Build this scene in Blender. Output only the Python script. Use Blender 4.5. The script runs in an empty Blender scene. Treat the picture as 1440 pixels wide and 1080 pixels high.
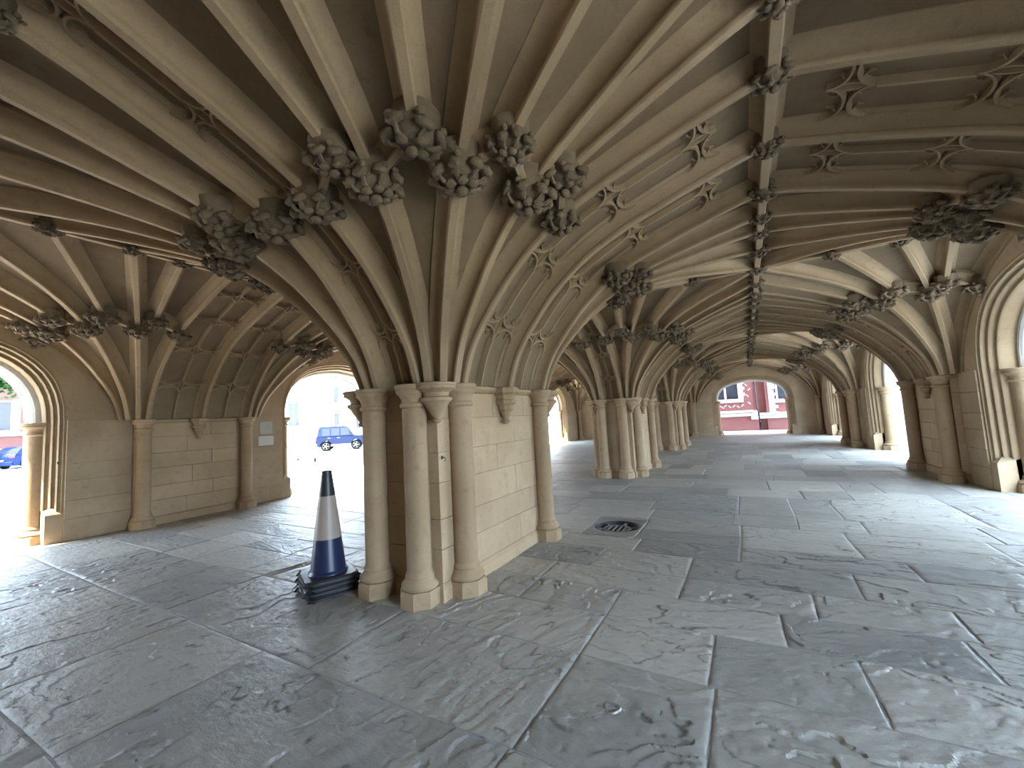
import bpy, bmesh, math, random
import numpy as np
from mathutils import Vector, Matrix, noise
random.seed(7)
SC = bpy.context.scene
COL = SC.collection
R = math.radians

# ------------------------------------------------------------------ camera, sky, sun, exposure
cam = bpy.data.cameras.new('camera'); camo = bpy.data.objects.new('camera', cam); COL.objects.link(camo)
cam.sensor_fit = 'HORIZONTAL'; cam.sensor_width = 36; cam.lens = 577.12 / 1440 * 36
cam.clip_start = .05; cam.clip_end = 500
RT = Vector((0.86709501, 0.49507485, -0.05520089)); UP = Vector((0.09023552, -0.04712145, 0.99480507)); FW = Vector((-0.48990183, 0.86757159, 0.08553211))
m = Matrix.Identity(4)
for i in range(3):
    m[i][0] = RT[i]; m[i][1] = UP[i]; m[i][2] = -FW[i]
m.translation = (0, 0, 1.6)
camo.matrix_world = m
SC.camera = camo

SKY_STRENGTH = 4.4
SUN_STRENGTH = 13.0
EXPOSURE = 2.5
world = bpy.data.worlds.new('sky'); SC.world = world; world.use_nodes = True
wn = world.node_tree; wn.nodes.clear()
wo = wn.nodes.new('ShaderNodeOutputWorld'); wb = wn.nodes.new('ShaderNodeBackground')
wb.inputs['Color'].default_value = (.60, .79, 1.0, 1); wb.inputs['Strength'].default_value = SKY_STRENGTH
wn.links.new(wb.outputs[0], wo.inputs[0])
sl = bpy.data.lights.new('sun', 'SUN'); sl.energy = SUN_STRENGTH; sl.angle = R(1.5); sl.color = (1, .90, .74)
so = bpy.data.objects.new('sun', sl); COL.objects.link(so)
so.rotation_euler = Vector((.30, .42, -.86)).to_track_quat('-Z', 'Y').to_euler()
SC.view_settings.view_transform = 'Standard'; SC.view_settings.look = 'None'
SC.view_settings.exposure = EXPOSURE; SC.view_settings.gamma = 1; SC.view_settings.use_curve_mapping = False
cy = SC.cycles
cy.max_bounces = 10; cy.diffuse_bounces = 7; cy.glossy_bounces = 3; cy.transmission_bounces = 3
cy.use_denoising = True; cy.sample_clamp_indirect = 8; cy.caustics_reflective = False; cy.caustics_refractive = False

# ------------------------------------------------------------------ dimensions (X across the aisles, Y along them)
H = 1.972                      # springing / top of the capitals
VC = -2.976                    # pier row
PA, PW, PL, PE = .27, .527, .897, 1.255
P = 7.406; U = [4.158 + (k - 1) * P for k in range(5)]
UN, UF = -2.45, 26.4           # near and far end walls
VR, VL = 3.43, -9.95           # outer walls
CH, CL_ = .46, 1.17            # half width / half length of pier core
ZR, ZL = 3.86, 4.01            # crown heights
DEP = .18                      # rib depth

# ------------------------------------------------------------------ helpers
class MB:
    def __init__(s): s.v = []; s.f = []
    def add(s, vs, fs):
        b = len(s.v); s.v += [tuple(v) for v in vs]; s.f += [tuple(i + b for i in f) for f in fs]
    def box(s, x0, x1, y0, y1, z0, z1, ch=0):
        if ch:
            bm = bmesh.new(); bmesh.ops.create_cube(bm, size=1)
            for v in bm.verts: v.co = ((x0 + x1) / 2 + v.co.x * (x1 - x0), (y0 + y1) / 2 + v.co.y * (y1 - y0), (z0 + z1) / 2 + v.co.z * (z1 - z0))
            bmesh.ops.bevel(bm, geom=bm.edges[:], offset=ch, segments=1, affect='EDGES', profile=.5)
            bm.verts.index_update()
            s.add([v.co for v in bm.verts], [[v.index for v in f.verts] for f in bm.faces]); bm.free(); return
        vs = [(x, y, z) for z in (z0, z1) for y in (y0, y1) for x in (x0, x1)]
        s.add(vs, [(0, 2, 3, 1), (4, 5, 7, 6), (0, 1, 5, 4), (2, 6, 7, 3), (0, 4, 6, 2), (1, 3, 7, 5)])
    def rings(s, rs, closed=True, capa=False, capb=False):
        b = len(s.v); n = len(rs[0])
        for r in rs: s.v += [tuple(p) for p in r]
        for i in range(len(rs) - 1):
            for j in range(n if closed else n - 1):
                k = (j + 1) % n
                s.f.append((b + i * n + j, b + i * n + k, b + (i + 1) * n + k, b + (i + 1) * n + j))
        if capa: s.f.append(tuple(b + j for j in range(n))[::-1])
        if capb: s.f.append(tuple(b + (len(rs) - 1) * n + j for j in range(n)))
    def lathe(s, prof, n=20, c=(0, 0, 0), a0=0, cap=True):
        s.rings([[(c[0] + r * math.cos(a0 + 2 * math.pi * j / n), c[1] + r * math.sin(a0 + 2 * math.pi * j / n), c[2] + z) for j in range(n)] for r, z in prof], True, cap, cap)
    def tube(s, pts, r, n=8):
        rs = []
        for i, p in enumerate(pts):
            p = Vector(p); a = Vector(pts[max(i - 1, 0)]); b = Vector(pts[min(i + 1, len(pts) - 1)])
            t = (b - a).normalized(); q = t.to_track_quat('Z', 'Y')
            rr = r[i] if isinstance(r, (list, tuple)) else r
            rs.append([p + q @ Vector((rr * math.cos(2 * math.pi * j / n), rr * math.sin(2 * math.pi * j / n), 0)) for j in range(n)])
        s.rings(rs, True, True, True)
    def mesh(s, name, mat, smooth=35):
        me = bpy.data.meshes.new(name); me.from_pydata(s.v, [], s.f); me.update()
        bm = bmesh.new(); bm.from_mesh(me); bmesh.ops.recalc_face_normals(bm, faces=bm.faces[:]); bm.to_mesh(me); bm.free()
        if mat: me.materials.append(mat)
        if smooth:
            me.shade_smooth(); me.set_sharp_from_angle(angle=R(smooth))
        return me
    def build(s, name, mat, parent=None, smooth=35, loc=None):
        return link(name, s.mesh(name, mat, smooth), parent, loc)

def link(name, data, parent=None, loc=None, rot=None, scale=None):
    o = bpy.data.objects.new(name, data); COL.objects.link(o)
    if parent: o.parent = parent
    if loc is not None: o.location = loc
    if rot is not None: o.rotation_euler = rot
    if scale is not None: o.scale = scale
    return o
def empty(name, loc=(0, 0, 0), rz=0):
    o = link(name, None, None, loc); o.rotation_euler.z = rz; o.empty_display_size = .1; return o
def tag(o, label=None, cat=None, group=None, kind=None):
    if label: o['label'] = label
    if cat: o['category'] = cat
    if group: o['group'] = group
    if kind: o['kind'] = kind
    return o

# ------------------------------------------------------------------ materials
def new_mat(name):
    mt = bpy.data.materials.new(name); mt.use_nodes = True; nt = mt.node_tree; nt.nodes.clear()
    o = nt.nodes.new('ShaderNodeOutputMaterial'); b = nt.nodes.new('ShaderNodeBsdfPrincipled'); nt.links.new(b.outputs[0], o.inputs[0])
    return mt, nt, b
def nd(nt, t, ins={}, **kw):
    n = nt.nodes.new(t)
    for k, v in kw.items(): setattr(n, k, v)
    for k, v in ins.items():
        if isinstance(v, bpy.types.NodeSocket): nt.links.new(v, n.inputs[k])
        else: n.inputs[k].default_value = v
    return n
def math_n(nt, op, a, b=0.0, c=None):
    n = nt.nodes.new('ShaderNodeMath'); n.operation = op
    for i, v in enumerate((a, b) if c is None else (a, b, c)):
        if isinstance(v, bpy.types.NodeSocket): nt.links.new(v, n.inputs[i])
        else: n.inputs[i].default_value = v
    return n.outputs[0]
def mixc(nt, f, a, b, mode='MIX'):
    n = nt.nodes.new('ShaderNodeMix'); n.data_type = 'RGBA'; n.blend_type = mode
    for k, v in ((0, f), (6, a), (7, b)):
        if isinstance(v, bpy.types.NodeSocket): nt.links.new(v, n.inputs[k])
        else: n.inputs[k].default_value = v if k == 0 or len(v) == 4 else (*v, 1)
    return n.outputs[2]
def ramp(nt, fac, lo, hi):
    n = nt.nodes.new('ShaderNodeMapRange'); n.interpolation_type = 'SMOOTHSTEP'
    nt.links.new(fac, n.inputs[0]); n.inputs[1].default_value = lo; n.inputs[2].default_value = hi
    return n.outputs[0]
def coords(nt, obj_random=True):
    tc = nt.nodes.new('ShaderNodeTexCoord')
    if not obj_random:
        g = nt.nodes.new('ShaderNodeNewGeometry'); return g.outputs['Position'], None
    oi = nt.nodes.new('ShaderNodeObjectInfo')
    rnd = math_n(nt, 'MULTIPLY', oi.outputs['Random'], 37.0)
    cb = nd(nt, 'ShaderNodeCombineXYZ', {0: rnd, 1: rnd, 2: rnd})
    ad = nd(nt, 'ShaderNodeVectorMath', {0: tc.outputs['Object'], 1: cb.outputs[0]}, operation='ADD')
    return ad.outputs[0], oi.outputs['Random']
def stone_mat(name, c1, c2, c3, rough=.85, bump=.35, rnd=.12, world_space=True):
    mt, nt, b = new_mat(name)
    co, _ = coords(nt, not world_space)
    oi = nt.nodes.new('ShaderNodeObjectInfo')
    n1 = nd(nt, 'ShaderNodeTexNoise', {'Vector': co, 'Scale': 1.1, 'Detail': 5.0, 'Roughness': .6})
    n2 = nd(nt, 'ShaderNodeTexNoise', {'Vector': co, 'Scale': 9.0, 'Detail': 6.0, 'Roughness': .65})
    n3 = nd(nt, 'ShaderNodeTexNoise', {'Vector': co, 'Scale': 90.0, 'Detail': 3.0})
    c = mixc(nt, ramp(nt, n1.outputs[0], .35, .68), c1, c2)
    c = mixc(nt, math_n(nt, 'MULTIPLY', ramp(nt, n2.outputs[0], .52, .75), .55), c, c3)
    v = math_n(nt, 'ADD', math_n(nt, 'MULTIPLY', oi.outputs['Random'], 2 * rnd), 1 - rnd)
    v = math_n(nt, 'MULTIPLY', v, math_n(nt, 'ADD', math_n(nt, 'MULTIPLY', n3.outputs[0], .3), .85))
    cv = nd(nt, 'ShaderNodeCombineColor', {0: v, 1: v, 2: v})
    c = mixc(nt, 1.0, c, cv.outputs[0], 'MULTIPLY')
    nt.links.new(c, b.inputs['Base Color']); b.inputs['Roughness'].default_value = rough
    b.inputs['Specular IOR Level'].default_value = .25
    hh = math_n(nt, 'ADD', math_n(nt, 'MULTIPLY', n2.outputs[0], 1.0), math_n(nt, 'MULTIPLY', n3.outputs[0], .35))
    bp = nd(nt, 'ShaderNodeBump', {'Height': hh, 'Strength': bump, 'Distance': .02})
    nt.links.new(bp.outputs[0], b.inputs['Normal'])
    return mt
def plain(name, c, rough=.5, metal=0, coat=0, var=.06, spec=.5):
    mt, nt, b = new_mat(name)
    co, _ = coords(nt)
    n = nd(nt, 'ShaderNodeTexNoise', {'Vector': co, 'Scale': 6.0, 'Detail': 4.0})
    f = math_n(nt, 'ADD', math_n(nt, 'MULTIPLY', n.outputs[0], 2 * var), 1 - var)
    cv = nd(nt, 'ShaderNodeCombineColor', {0: f, 1: f, 2: f})
    nt.links.new(mixc(nt, 1.0, c, cv.outputs[0], 'MULTIPLY'), b.inputs['Base Color'])
    b.inputs['Roughness'].default_value = rough; b.inputs['Metallic'].default_value = metal; b.inputs['Coat Weight'].default_value = coat; b.inputs['Specular IOR Level'].default_value = spec
    return mt
def flag_mat(name, near=False):
    mt, nt, b = new_mat(name)
    co, rnd = coords(nt)
    big = nd(nt, 'ShaderNodeTexNoise', {'Vector': co, 'Scale': .9, 'Detail': 3.0, 'Roughness': .5, 'Distortion': .4})
    # riven ledges: terraces of a stretched, distorted noise
    mp = nd(nt, 'ShaderNodeMapping', {'Vector': co, 'Scale': (1.0, 2.2, 1.0), 'Rotation': (0, 0, .5)})
    lay = nd(nt, 'ShaderNodeTexNoise', {'Vector': mp.outputs[0], 'Scale': .62, 'Detail': 5.0, 'Roughness': .48, 'Distortion': .7})
    st = math_n(nt, 'MULTIPLY', lay.outputs[0], 9.0)
    fr = math_n(nt, 'FRACT', st)
    ter = math_n(nt, 'MINIMUM', math_n(nt, 'DIVIDE', fr, .93), math_n(nt, 'DIVIDE', math_n(nt, 'SUBTRACT', 1.0, fr), .07))
    mid = nd(nt, 'ShaderNodeTexNoise', {'Vector': mp.outputs[0], 'Scale': 7.0, 'Detail': 7.0, 'Roughness': .62})
    fine = nd(nt, 'ShaderNodeTexNoise', {'Vector': co, 'Scale': 70.0, 'Detail': 4.0})
    hh = math_n(nt, 'ADD', math_n(nt, 'MULTIPLY', ter, 0.0 if near else .55), math_n(nt, 'MULTIPLY', mid.outputs[0], .45 if near else .75))
    hh = math_n(nt, 'ADD', hh, math_n(nt, 'MULTIPLY', fine.outputs[0], .09))
    bp = nd(nt, 'ShaderNodeBump', {'Height': hh, 'Strength': 1.0, 'Distance': .022})
    nt.links.new(bp.outputs[0], b.inputs['Normal'])
    c = mixc(nt, rnd, (.245, .237, .222), (.44, .412, .365))
    c = mixc(nt, math_n(nt, 'MULTIPLY', ramp(nt, big.outputs[0], .45, .7), .5), c, (.42, .39, .335))
    c = mixc(nt, math_n(nt, 'MULTIPLY', ramp(nt, mid.outputs[0], .5, .75), .45), c, (.21, .205, .20))
    c = mixc(nt, math_n(nt, 'MULTIPLY', ramp(nt, fine.outputs[0], .6, .8), .3), c, (.6, .57, .53))
    edge = math_n(nt, 'MULTIPLY', ramp(nt, fr, .84, .93), 0.0 if near else .1)
    c = mixc(nt, edge, c, (.13, .128, .125))
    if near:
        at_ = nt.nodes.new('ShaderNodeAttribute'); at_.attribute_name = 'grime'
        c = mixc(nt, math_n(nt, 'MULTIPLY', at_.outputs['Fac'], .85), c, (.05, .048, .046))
    nt.links.new(c, b.inputs['Base Color'])
    rg = math_n(nt, 'ADD', math_n(nt, 'MULTIPLY', mid.outputs[0], .35), .28)
    nt.links.new(rg, b.inputs['Roughness']); b.inputs['Specular IOR Level'].default_value = .5
    return mt
def brick_mat(name, k=1.0):
    mt, nt, b = new_mat(name)
    tc = nt.nodes.new('ShaderNodeTexCoord')
    sp = nd(nt, 'ShaderNodeSeparateXYZ', {0: tc.outputs['Object']})
    cb = nd(nt, 'ShaderNodeCombineXYZ', {0: math_n(nt, 'ADD', sp.outputs[0], sp.outputs[1]), 1: sp.outputs[2]})
    br = nd(nt, 'ShaderNodeTexBrick', {'Vector': cb.outputs[0], 'Color1': (.27 * k, .085 * k, .07 * k, 1), 'Color2': (.21 * k, .062 * k, .06 * k, 1), 'Mortar': (.30 * k, .2 * k, .18 * k, 1), 'Scale': 4.4, 'Mortar Size': .015, 'Bias': 0.0})
    nz = nd(nt, 'ShaderNodeTexNoise', {'Vector': tc.outputs['Object'], 'Scale': 1.2, 'Detail': 5.0})
    nt.links.new(mixc(nt, math_n(nt, 'MULTIPLY', ramp(nt, nz.outputs[0], .5, .75), .4), br.outputs[0], (.26 * k, .12 * k, .11 * k)), b.inputs['Base Color'])
    b.inputs['Roughness'].default_value = .85
    return mt

M = {}
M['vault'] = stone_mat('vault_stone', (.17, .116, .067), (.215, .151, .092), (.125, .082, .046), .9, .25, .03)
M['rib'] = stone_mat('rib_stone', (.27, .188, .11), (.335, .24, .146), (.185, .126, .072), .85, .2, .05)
M['boss'] = stone_mat('boss_stone', (.135, .096, .06), (.19, .139, .09), (.07, .049, .03), .9, .7, .12)
M['pier'] = stone_mat('pier_stone', (.31, .212, .124), (.38, .27, .166), (.20, .132, .076), .85, .3, .05)
M['block'] = stone_mat('ashlar_stone', (.37, .26, .156), (.44, .322, .202), (.285, .195, .115), .88, .4, .05)
M['wall'] = stone_mat('wall_stone', (.345, .252, .158), (.42, .315, .205), (.245, .175, .106), .9, .35, .05)
M['outer'] = stone_mat('weathered_stone', (.50, .50, .48), (.62, .61, .58), (.34, .34, .33), .9, .4, .06)
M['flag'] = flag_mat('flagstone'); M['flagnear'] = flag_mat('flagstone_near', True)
M['mortar'] = stone_mat('mortar', (.30, .295, .285), (.42, .41, .395), (.10, .098, .094), .95, .6, 0)
M['road'] = stone_mat('road_surface', (.30, .30, .30), (.36, .36, .36), (.24, .24, .24), .9, .2, 0)
M['kerb'] = stone_mat('kerb_stone', (.42, .42, .42), (.5, .5, .5), (.34, .34, .34), .9, .2, .05)
M['pale'] = stone_mat('pale_stone', (.60, .57, .52), (.68, .65, .60), (.5, .48, .44), .9, .2, .04)
M['white'] = plain('white_stone', (.62, .62, .60), .8)
M['brick'] = brick_mat('red_brick'); M['brick2'] = brick_mat('dark_red_brick', .42)
mt, nt, b = new_mat('window_glass'); tr = nt.nodes.new('ShaderNodeBsdfTransparent'); mx = nt.nodes.new('ShaderNodeMixShader'); b.inputs['Base Color'].default_value = (.05, .06, .08, 1); b.inputs['Roughness'].default_value = .1
mx.inputs[0].default_value = .35; nt.links.new(tr.outputs[0], mx.inputs[1]); nt.links.new(b.outputs[0], mx.inputs[2]); nt.links.new(mx.outputs[0], [n for n in nt.nodes if n.type == 'OUTPUT_MATERIAL'][0].inputs[0])
M['glass'] = mt
M['blind'] = plain('window_blind', (.10, .095, .10), .6)
M['pipe'] = plain('dark_pipe', (.05, .05, .06), .5)
M['black'] = plain('black_rubber', (.018, .019, .021), .45)
M['coneblue'] = plain('blue_plastic', (.013, .022, .07), .34)
M['conewhite'] = plain('reflective_sleeve', (.38, .31, .265), .45)
M['conetip'] = plain('dark_plastic', (.028, .03, .035), .4)
M['iron'] = plain('cast_iron', (.05, .048, .045), .6, .4)
M['ironlit'] = plain('worn_iron', (.30, .29, .27), .4, .5)
M['carblue'] = plain('blue_car_paint', (.004, .013, .06), .4, spec=.1)
M['suvblue'] = plain('navy_car_paint', (.011, .018, .05), .4, spec=.12)
M['carglass'] = plain('car_glass', (.02, .028, .045), .15, spec=.3)
M['tyre'] = plain('tyre_rubber', (.005, .005, .005), .9, spec=.05)
M['alloy'] = plain('alloy_rim', (.12, .12, .125), .4, .3)
M['redlamp'] = plain('red_lamp_glass', (.35, .02, .03), .2)
M['clearlamp'] = plain('clear_lamp_glass', (.7, .7, .72), .15)
M['trim'] = plain('grey_trim', (.32, .33, .35), .5)
M['plate'] = plain('number_plate', (.55, .5, .2), .5)
M['paper'] = plain('notice_plate', (.58, .55, .50), .6)
M['paper2'] = plain('weathered_plate', (.44, .41, .35), .7)
M['leaf'] = plain('green_leaf', (.014, .05, .010), .6, var=.4, spec=.15)
M['bark'] = plain('tree_bark', (.12, .09, .065), .9, var=.3)
M['grass'] = plain('lawn_grass', (.11, .13, .05), .95, var=.35)
M['pigeon'] = plain('grey_feathers', (.012, .012, .014), .8, var=.3, spec=.1)
M['beak'] = plain('dark_beak', (.012, .011, .01), .7, spec=.1)

# ------------------------------------------------------------------ vault curves
GX = [.114, .128, .143, .18, .221, .329, .453, .58, .70, .808, .906, 1.0]
GY = [0, .075, .145, .255, .345, .54, .692, .79, .858, .915, .962, 1.0]
def pchip(xs, ys):
    n = len(xs); h = [xs[i + 1] - xs[i] for i in range(n - 1)]; d = [(ys[i + 1] - ys[i]) / h[i] for i in range(n - 1)]
    mm = [0] * n; mm[0] = d[0]; mm[-1] = d[-1]
    for i in range(1, n - 1):
        w1 = 2 * h[i] + h[i - 1]; w2 = h[i] + 2 * h[i - 1]
        mm[i] = (w1 + w2) / (w1 / d[i - 1] + w2 / d[i])
    def f(x):
        if x <= xs[0]: return ys[0]
        if x >= xs[-1]: return ys[-1]
        i = 0
        while x > xs[i + 1]: i += 1
        t = (x - xs[i]) / h[i]
        return ((1 + 2 * t) * (1 - t) ** 2 * ys[i] + t * (1 - t) ** 2 * h[i] * mm[i] + t * t * (3 - 2 * t) * ys[i + 1] + t * t * (t - 1) * h[i] * mm[i + 1])
    return f
G = pchip(GX, GY)
S0 = GX[0]
def sm(x): x = min(1, max(0, x)); return x * x * (3 - 2 * x)
def s_of(tx, ty):
    t = max(tx, ty); c = (tx ** 3 + ty ** 3) ** (1 / 3)
    return t + (c - t) * (1 - sm((t - .45) / .55))

class Quarter:
    """one quarter of a bay: origin corner, signs, half sizes; x across (v), y along (u)"""
    def __init__(q, ox, oy, sx, sy, B, A, ext): q.o = (ox, oy); q.s = (sx, sy); q.B = B; q.A = A; q.ext = ext
    def z(q, tx, ty):   # tx: normalised across, ty: normalised along
        return H + (ZR + q.ext * min(1, tx) - H) * G(s_of(tx, ty))
    def pt(q, tx, ty, z=None): return Vector((q.o[0] + q.s[0] * tx * q.B, q.o[1] + q.s[1] * ty * q.A, q.z(tx, ty) if z is None else z))
    def target(q, th):
        if th <= 45: return (1.0, math.tan(R(th)))       # from the transverse rib (0) ...
        return (1 / math.tan(R(th)), 1.0)                 # ... to the longitudinal rib (90)
    def t_at(q, tg, s):
        lo, hi = 0., 1.
        for _ in range(40):
            mid = (lo + hi) / 2
            if s_of(tg[0] * mid, tg[1] * mid) < s: lo = mid
            else: hi = mid
        return (lo + hi) / 2
    def curve(q, th, s0=S0, s1=1.0, n=22):
        tg = q.target(th); t0 = q.t_at(tg, s0); t1 = q.t_at(tg, s1) if s1 < 1 else 1.0
        out = []
        for i in range(n + 1):
            x = i / n
            t = t0 + (t1 - t0) * (x ** 1.9 if s0 == S0 else x)
            out.append(q.pt(tg[0] * t, tg[1] * t))
        d = Vector((q.s[0] * tg[0] * q.B, q.s[1] * tg[1] * q.A, 0)).normalized()
        return out, d
def normals(pts, d):
    N = []
    for i in range(len(pts)):
        t = (pts[min(i + 1, len(pts) - 1)] - pts[max(i - 1, 0)])
        r = t.dot(d); z = t.z
        if i == 0: r *= .3
        n = (d * -z + Vector((0, 0, r))).normalized(); N.append(n)
    return N
SEC_HALF = [(.027, 0), (.036, .010), (.036, .026), (.030, .034), (.034, .062), (.050, .092), (.078, .113), (.112, .124), (.122, .17)]
SEC_HALF = [(a * 1.04, b * 1.38) for a, b in SEC_HALF]
SEC_RIB = [(-a, b) for a, b in SEC_HALF[::-1]] + SEC_HALF
SEC_SMALL = [(x * .8, y * .85 + .0) for x, y in SEC_RIB]
def sweep(mb, pts, N, S, sec, cap=True):
    rings = []
    for p, n, s in zip(pts, N, S):
        rings.append([p + s * a + n * b for a, b in sec])
    mb.rings(rings, False)
    if cap:
        pass

# boss meshes ----------------------------------------------------------------
def boss_mesh(seed, lobes, R0=.135):
    """carved foliate boss hanging below z=0: wreath of curled leaves round a central rosette"""
    rng = random.Random(seed); mb = MB()
    def blob(c, ax, ay, az, rx, ry, rz, lump=.18, n=10, m=7):
        off = Vector((rng.random() * 40, rng.random() * 40, rng.random() * 40)); rs = []
        for i in range(m + 1):
            th = math.pi * i / m; row = []
            for j in range(n):
                a = 2 * math.pi * j / n; d = Vector((math.sin(th) * math.cos(a), math.sin(th) * math.sin(a), math.cos(th)))
                k = 1 + lump * noise.noise(d * 2.4 + off)
                row.append(c + ax * d.x * rx * k + ay * d.y * ry * k + az * d.z * rz * k)
            rs.append(row)
        mb.rings(rs, True)
    X, Y, Z = Vector((1, 0, 0)), Vector((0, 1, 0)), Vector((0, 0, 1))
    mb.lathe([(R0 * .95, .10), (R0 * .9, .02), (R0 * .72, -.05), (R0 * .45, -.085), (.01, -.09)], 16)      # bell
    for k in range(lobes):                                                                                     # outer wreath
        a = 2 * math.pi * (k + rng.uniform(-.12, .12)) / lobes; o = Vector((math.cos(a), math.sin(a), 0)); t = Vector((-o.y, o.x, 0))
        up = (Z * .75 + o * .65).normalized(); out = (o * .75 - Z * .65).normalized()
        q = R0 * 2.45 / lobes
        blob(o * R0 * rng.uniform(.92, 1.02) + Z * rng.uniform(-.045, -.02), t, out, up, q, R0 * .34, R0 * .20, .3)
        blob(o * R0 * 1.08 + Z * -.005 + t * q * .6 * rng.choice((-1, 1)), t, out, up, q * .5, R0 * .16, R0 * .15, .3, 8, 5)
        mb.tube([o * R0 * .5 - Z * .085, o * R0 * .8 - Z * .085, o * R0 * 1.05 - Z * .055 + t * .01, o * R0 * 1.0 - Z * .025 + t * .02], [.010, .013, .011, .004], 5)
    n2 = max(4, lobes - 2)
    for k in range(n2):                                                                                        # inner petals
        a = 2 * math.pi * (k + .5) / n2; o = Vector((math.cos(a), math.sin(a), 0)); t = Vector((-o.y, o.x, 0))
        blob(o * R0 * .48 + Z * -.092, t, o, Z, R0 * .23, R0 * .25, R0 * .17, .25, 8, 6)
    blob(Z * -.118, X, Y, Z, R0 * .24, R0 * .24, R0 * .2, .2, 10, 7)
    return mb.mesh('boss', M['boss'], 60)
BOSS = [boss_mesh(1, 7), boss_mesh(2, 8), boss_mesh(3, 6), boss_mesh(4, 9)]
boss_n = [0]
def add_boss(parent, p, sc=1.0, dz=.05):
    boss_n[0] += 1; rng = random.Random(boss_n[0])
    s = sc * rng.uniform(.92, 1.1)
    return link('boss', BOSS[rng.randrange(4)], parent, (p.x, p.y, p.z + dz), (rng.uniform(-.15, .15), rng.uniform(-.15, .15), rng.uniform(0, 6.28)), (s, s, s * rng.uniform(.9, 1.1)))

LOW = [0, 22.5, 45, 67.5, 90]; HIGH = [15, 35, 55, 75]; UPPER = [13, 34, 56, 77]
S_LOW, S_HIGH = .47, .54
def build_bay(k, side, label):
    y0 = UN if k == 0 else U[k] + PL
    y1 = UF if k == 3 else U[k + 1] - PL
    x0, x1, ext = (VC + PA, VR, 0) if side > 0 else (VL, VC - PA, ZL - ZR)
    B = (x1 - x0) / 2; A = (y1 - y0) / 2
    c = empty('ceiling', ((x0 + x1) / 2, (y0 + y1) / 2, H)); tag(c, label, 'vault', kind='structure')
    inv = Matrix.Translation(-c.location)
    def fin(mb, name, mat, sm_=40):
        mb.v = [(v[0] - c.location.x, v[1] - c.location.y, v[2] - c.location.z) for v in mb.v]
        return mb.build(name, mat, c, sm_)
    def bs(p, sc=1., dz=.05): add_boss(c, p - c.location, sc, dz)
    for (ox, sx) in ((x0, 1), (x1, -1)):
        for (oy, sy) in ((y0, 1), (y1, -1)):
            q = Quarter(ox, oy, sx, sy, B, A, ext)
            # web
            mb = MB(); rows = []
            for i in range(25):
                th = 90 * i / 24
                pts, d = q.curve(th, n=20); N = normals(pts, d)
                row = [p + n * DEP for p, n in zip(pts, N)]
                tg = q.target(th); e = q.pt(*tg); row[-1] = e + Vector((0, 0, DEP))
                # keep within the bay and drop the foot below the capitals
                rows.append(row)
            mb.rings(rows, False)
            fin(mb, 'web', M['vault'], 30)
            # radiating ribs
            for th in LOW:
                pts, d = q.curve(th, n=24); N = normals(pts, d); s = d.cross(Vector((0, 0, 1)))
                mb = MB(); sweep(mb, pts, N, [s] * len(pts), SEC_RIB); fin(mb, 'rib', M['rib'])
            for th, tb in zip(UPPER, HIGH):
                tg0 = q.target(tb); t0 = q.t_at(tg0, S_HIGH); a = (tg0[0] * t0, tg0[1] * t0); b = q.target(th)
                pts = [q.pt(a[0] + (b[0] - a[0]) * i / 12, a[1] + (b[1] - a[1]) * i / 12) for i in range(13)]
                d = (pts[-1] - pts[0]); d.z = 0; d.normalize(); N = normals(pts, d); N[0] = N[1]
                s = d.cross(Vector((0, 0, 1)))
                mb = MB(); sweep(mb, pts, N, [s] * 13, SEC_RIB); fin(mb, 'rib', M['rib'])
            # zigzag ring of short ribs and bosses
            ring = []
            for i in range(9):
                th = LOW[i // 2] if i % 2 == 0 else HIGH[i // 2]
                tg = q.target(th); t = q.t_at(tg, S_LOW if i % 2 == 0 else S_HIGH); ring.append((tg[0] * t, tg[1] * t))
            for i in range(8):
                a, b = ring[i], ring[i + 1]
                pts = [q.pt(a[0] + (b[0] - a[0]) * j / 4, a[1] + (b[1] - a[1]) * j / 4) for j in range(5)]
                d = (pts[-1] - pts[0]).normalized()
                mid = q.pt((a[0] + b[0]) / 2, (a[1] + b[1]) / 2); rad = Vector((q.s[0], q.s[1], 0)).normalized()
                n = Vector((-q.s[0] * .35, -q.s[1] * .35, 1)).normalized(); n = (n - d * n.dot(d)).normalized(); s = d.cross(n)
                mb = MB(); sweep(mb, pts, [n] * 5, [s] * 5, SEC_SMALL); fin(mb, 'lierne_rib', M['rib'])
            for i in range(9): bs(q.pt(*ring[i]), 1.12 if i % 2 else 1.17, .02)
            # bosses on the ridges (each half ridge owned once)
            if sx > 0:
                for th in (0, 13, 22.5, 34): bs(q.pt(*q.target(th)), .85, .03)
            for th in (56, 67.5, 77, 90):
                if sy > 0: bs(q.pt(*q.target(th)), .85, .03)
    # ridge ribs
    cx, cy_ = (x0 + x1) / 2, (y0 + y1) / 2
    q = Quarter(x0, y0, 1, 1, B, A, ext)
    for nm, pa, pb in (('ridge_rib', Vector((cx, y0, 0)), Vector((cx, y1, 0))),):
        zc = ZR + ext; mb = MB(); pts = [pa.lerp(pb, i / 8) + Vector((0, 0, zc - .015)) for i in range(9)]
        sweep(mb, pts, [Vector((0, 0, 1))] * 9, [Vector((1, 0, 0))] * 9, [(a * 1.15, b) for a, b in SEC_RIB]); fin(mb, nm, M['rib'])
    mb = MB(); pts = []
    for i in range(17):
        x = x0 + (x1 - x0) * i / 16; tx = 1 - abs(x - cx) / B; pts.append(Vector((x, cy_, ZR + ext * tx - .01)))
    sweep(mb, pts, [Vector((0, 0, 1))] * 17, [Vector((0, 1, 0))] * 17, SEC_RIB); fin(mb, 'ridge_rib', M['rib'])
    bs(Vector((cx, cy_, ZR + ext)), 1.0, .03)
    return c

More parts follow.
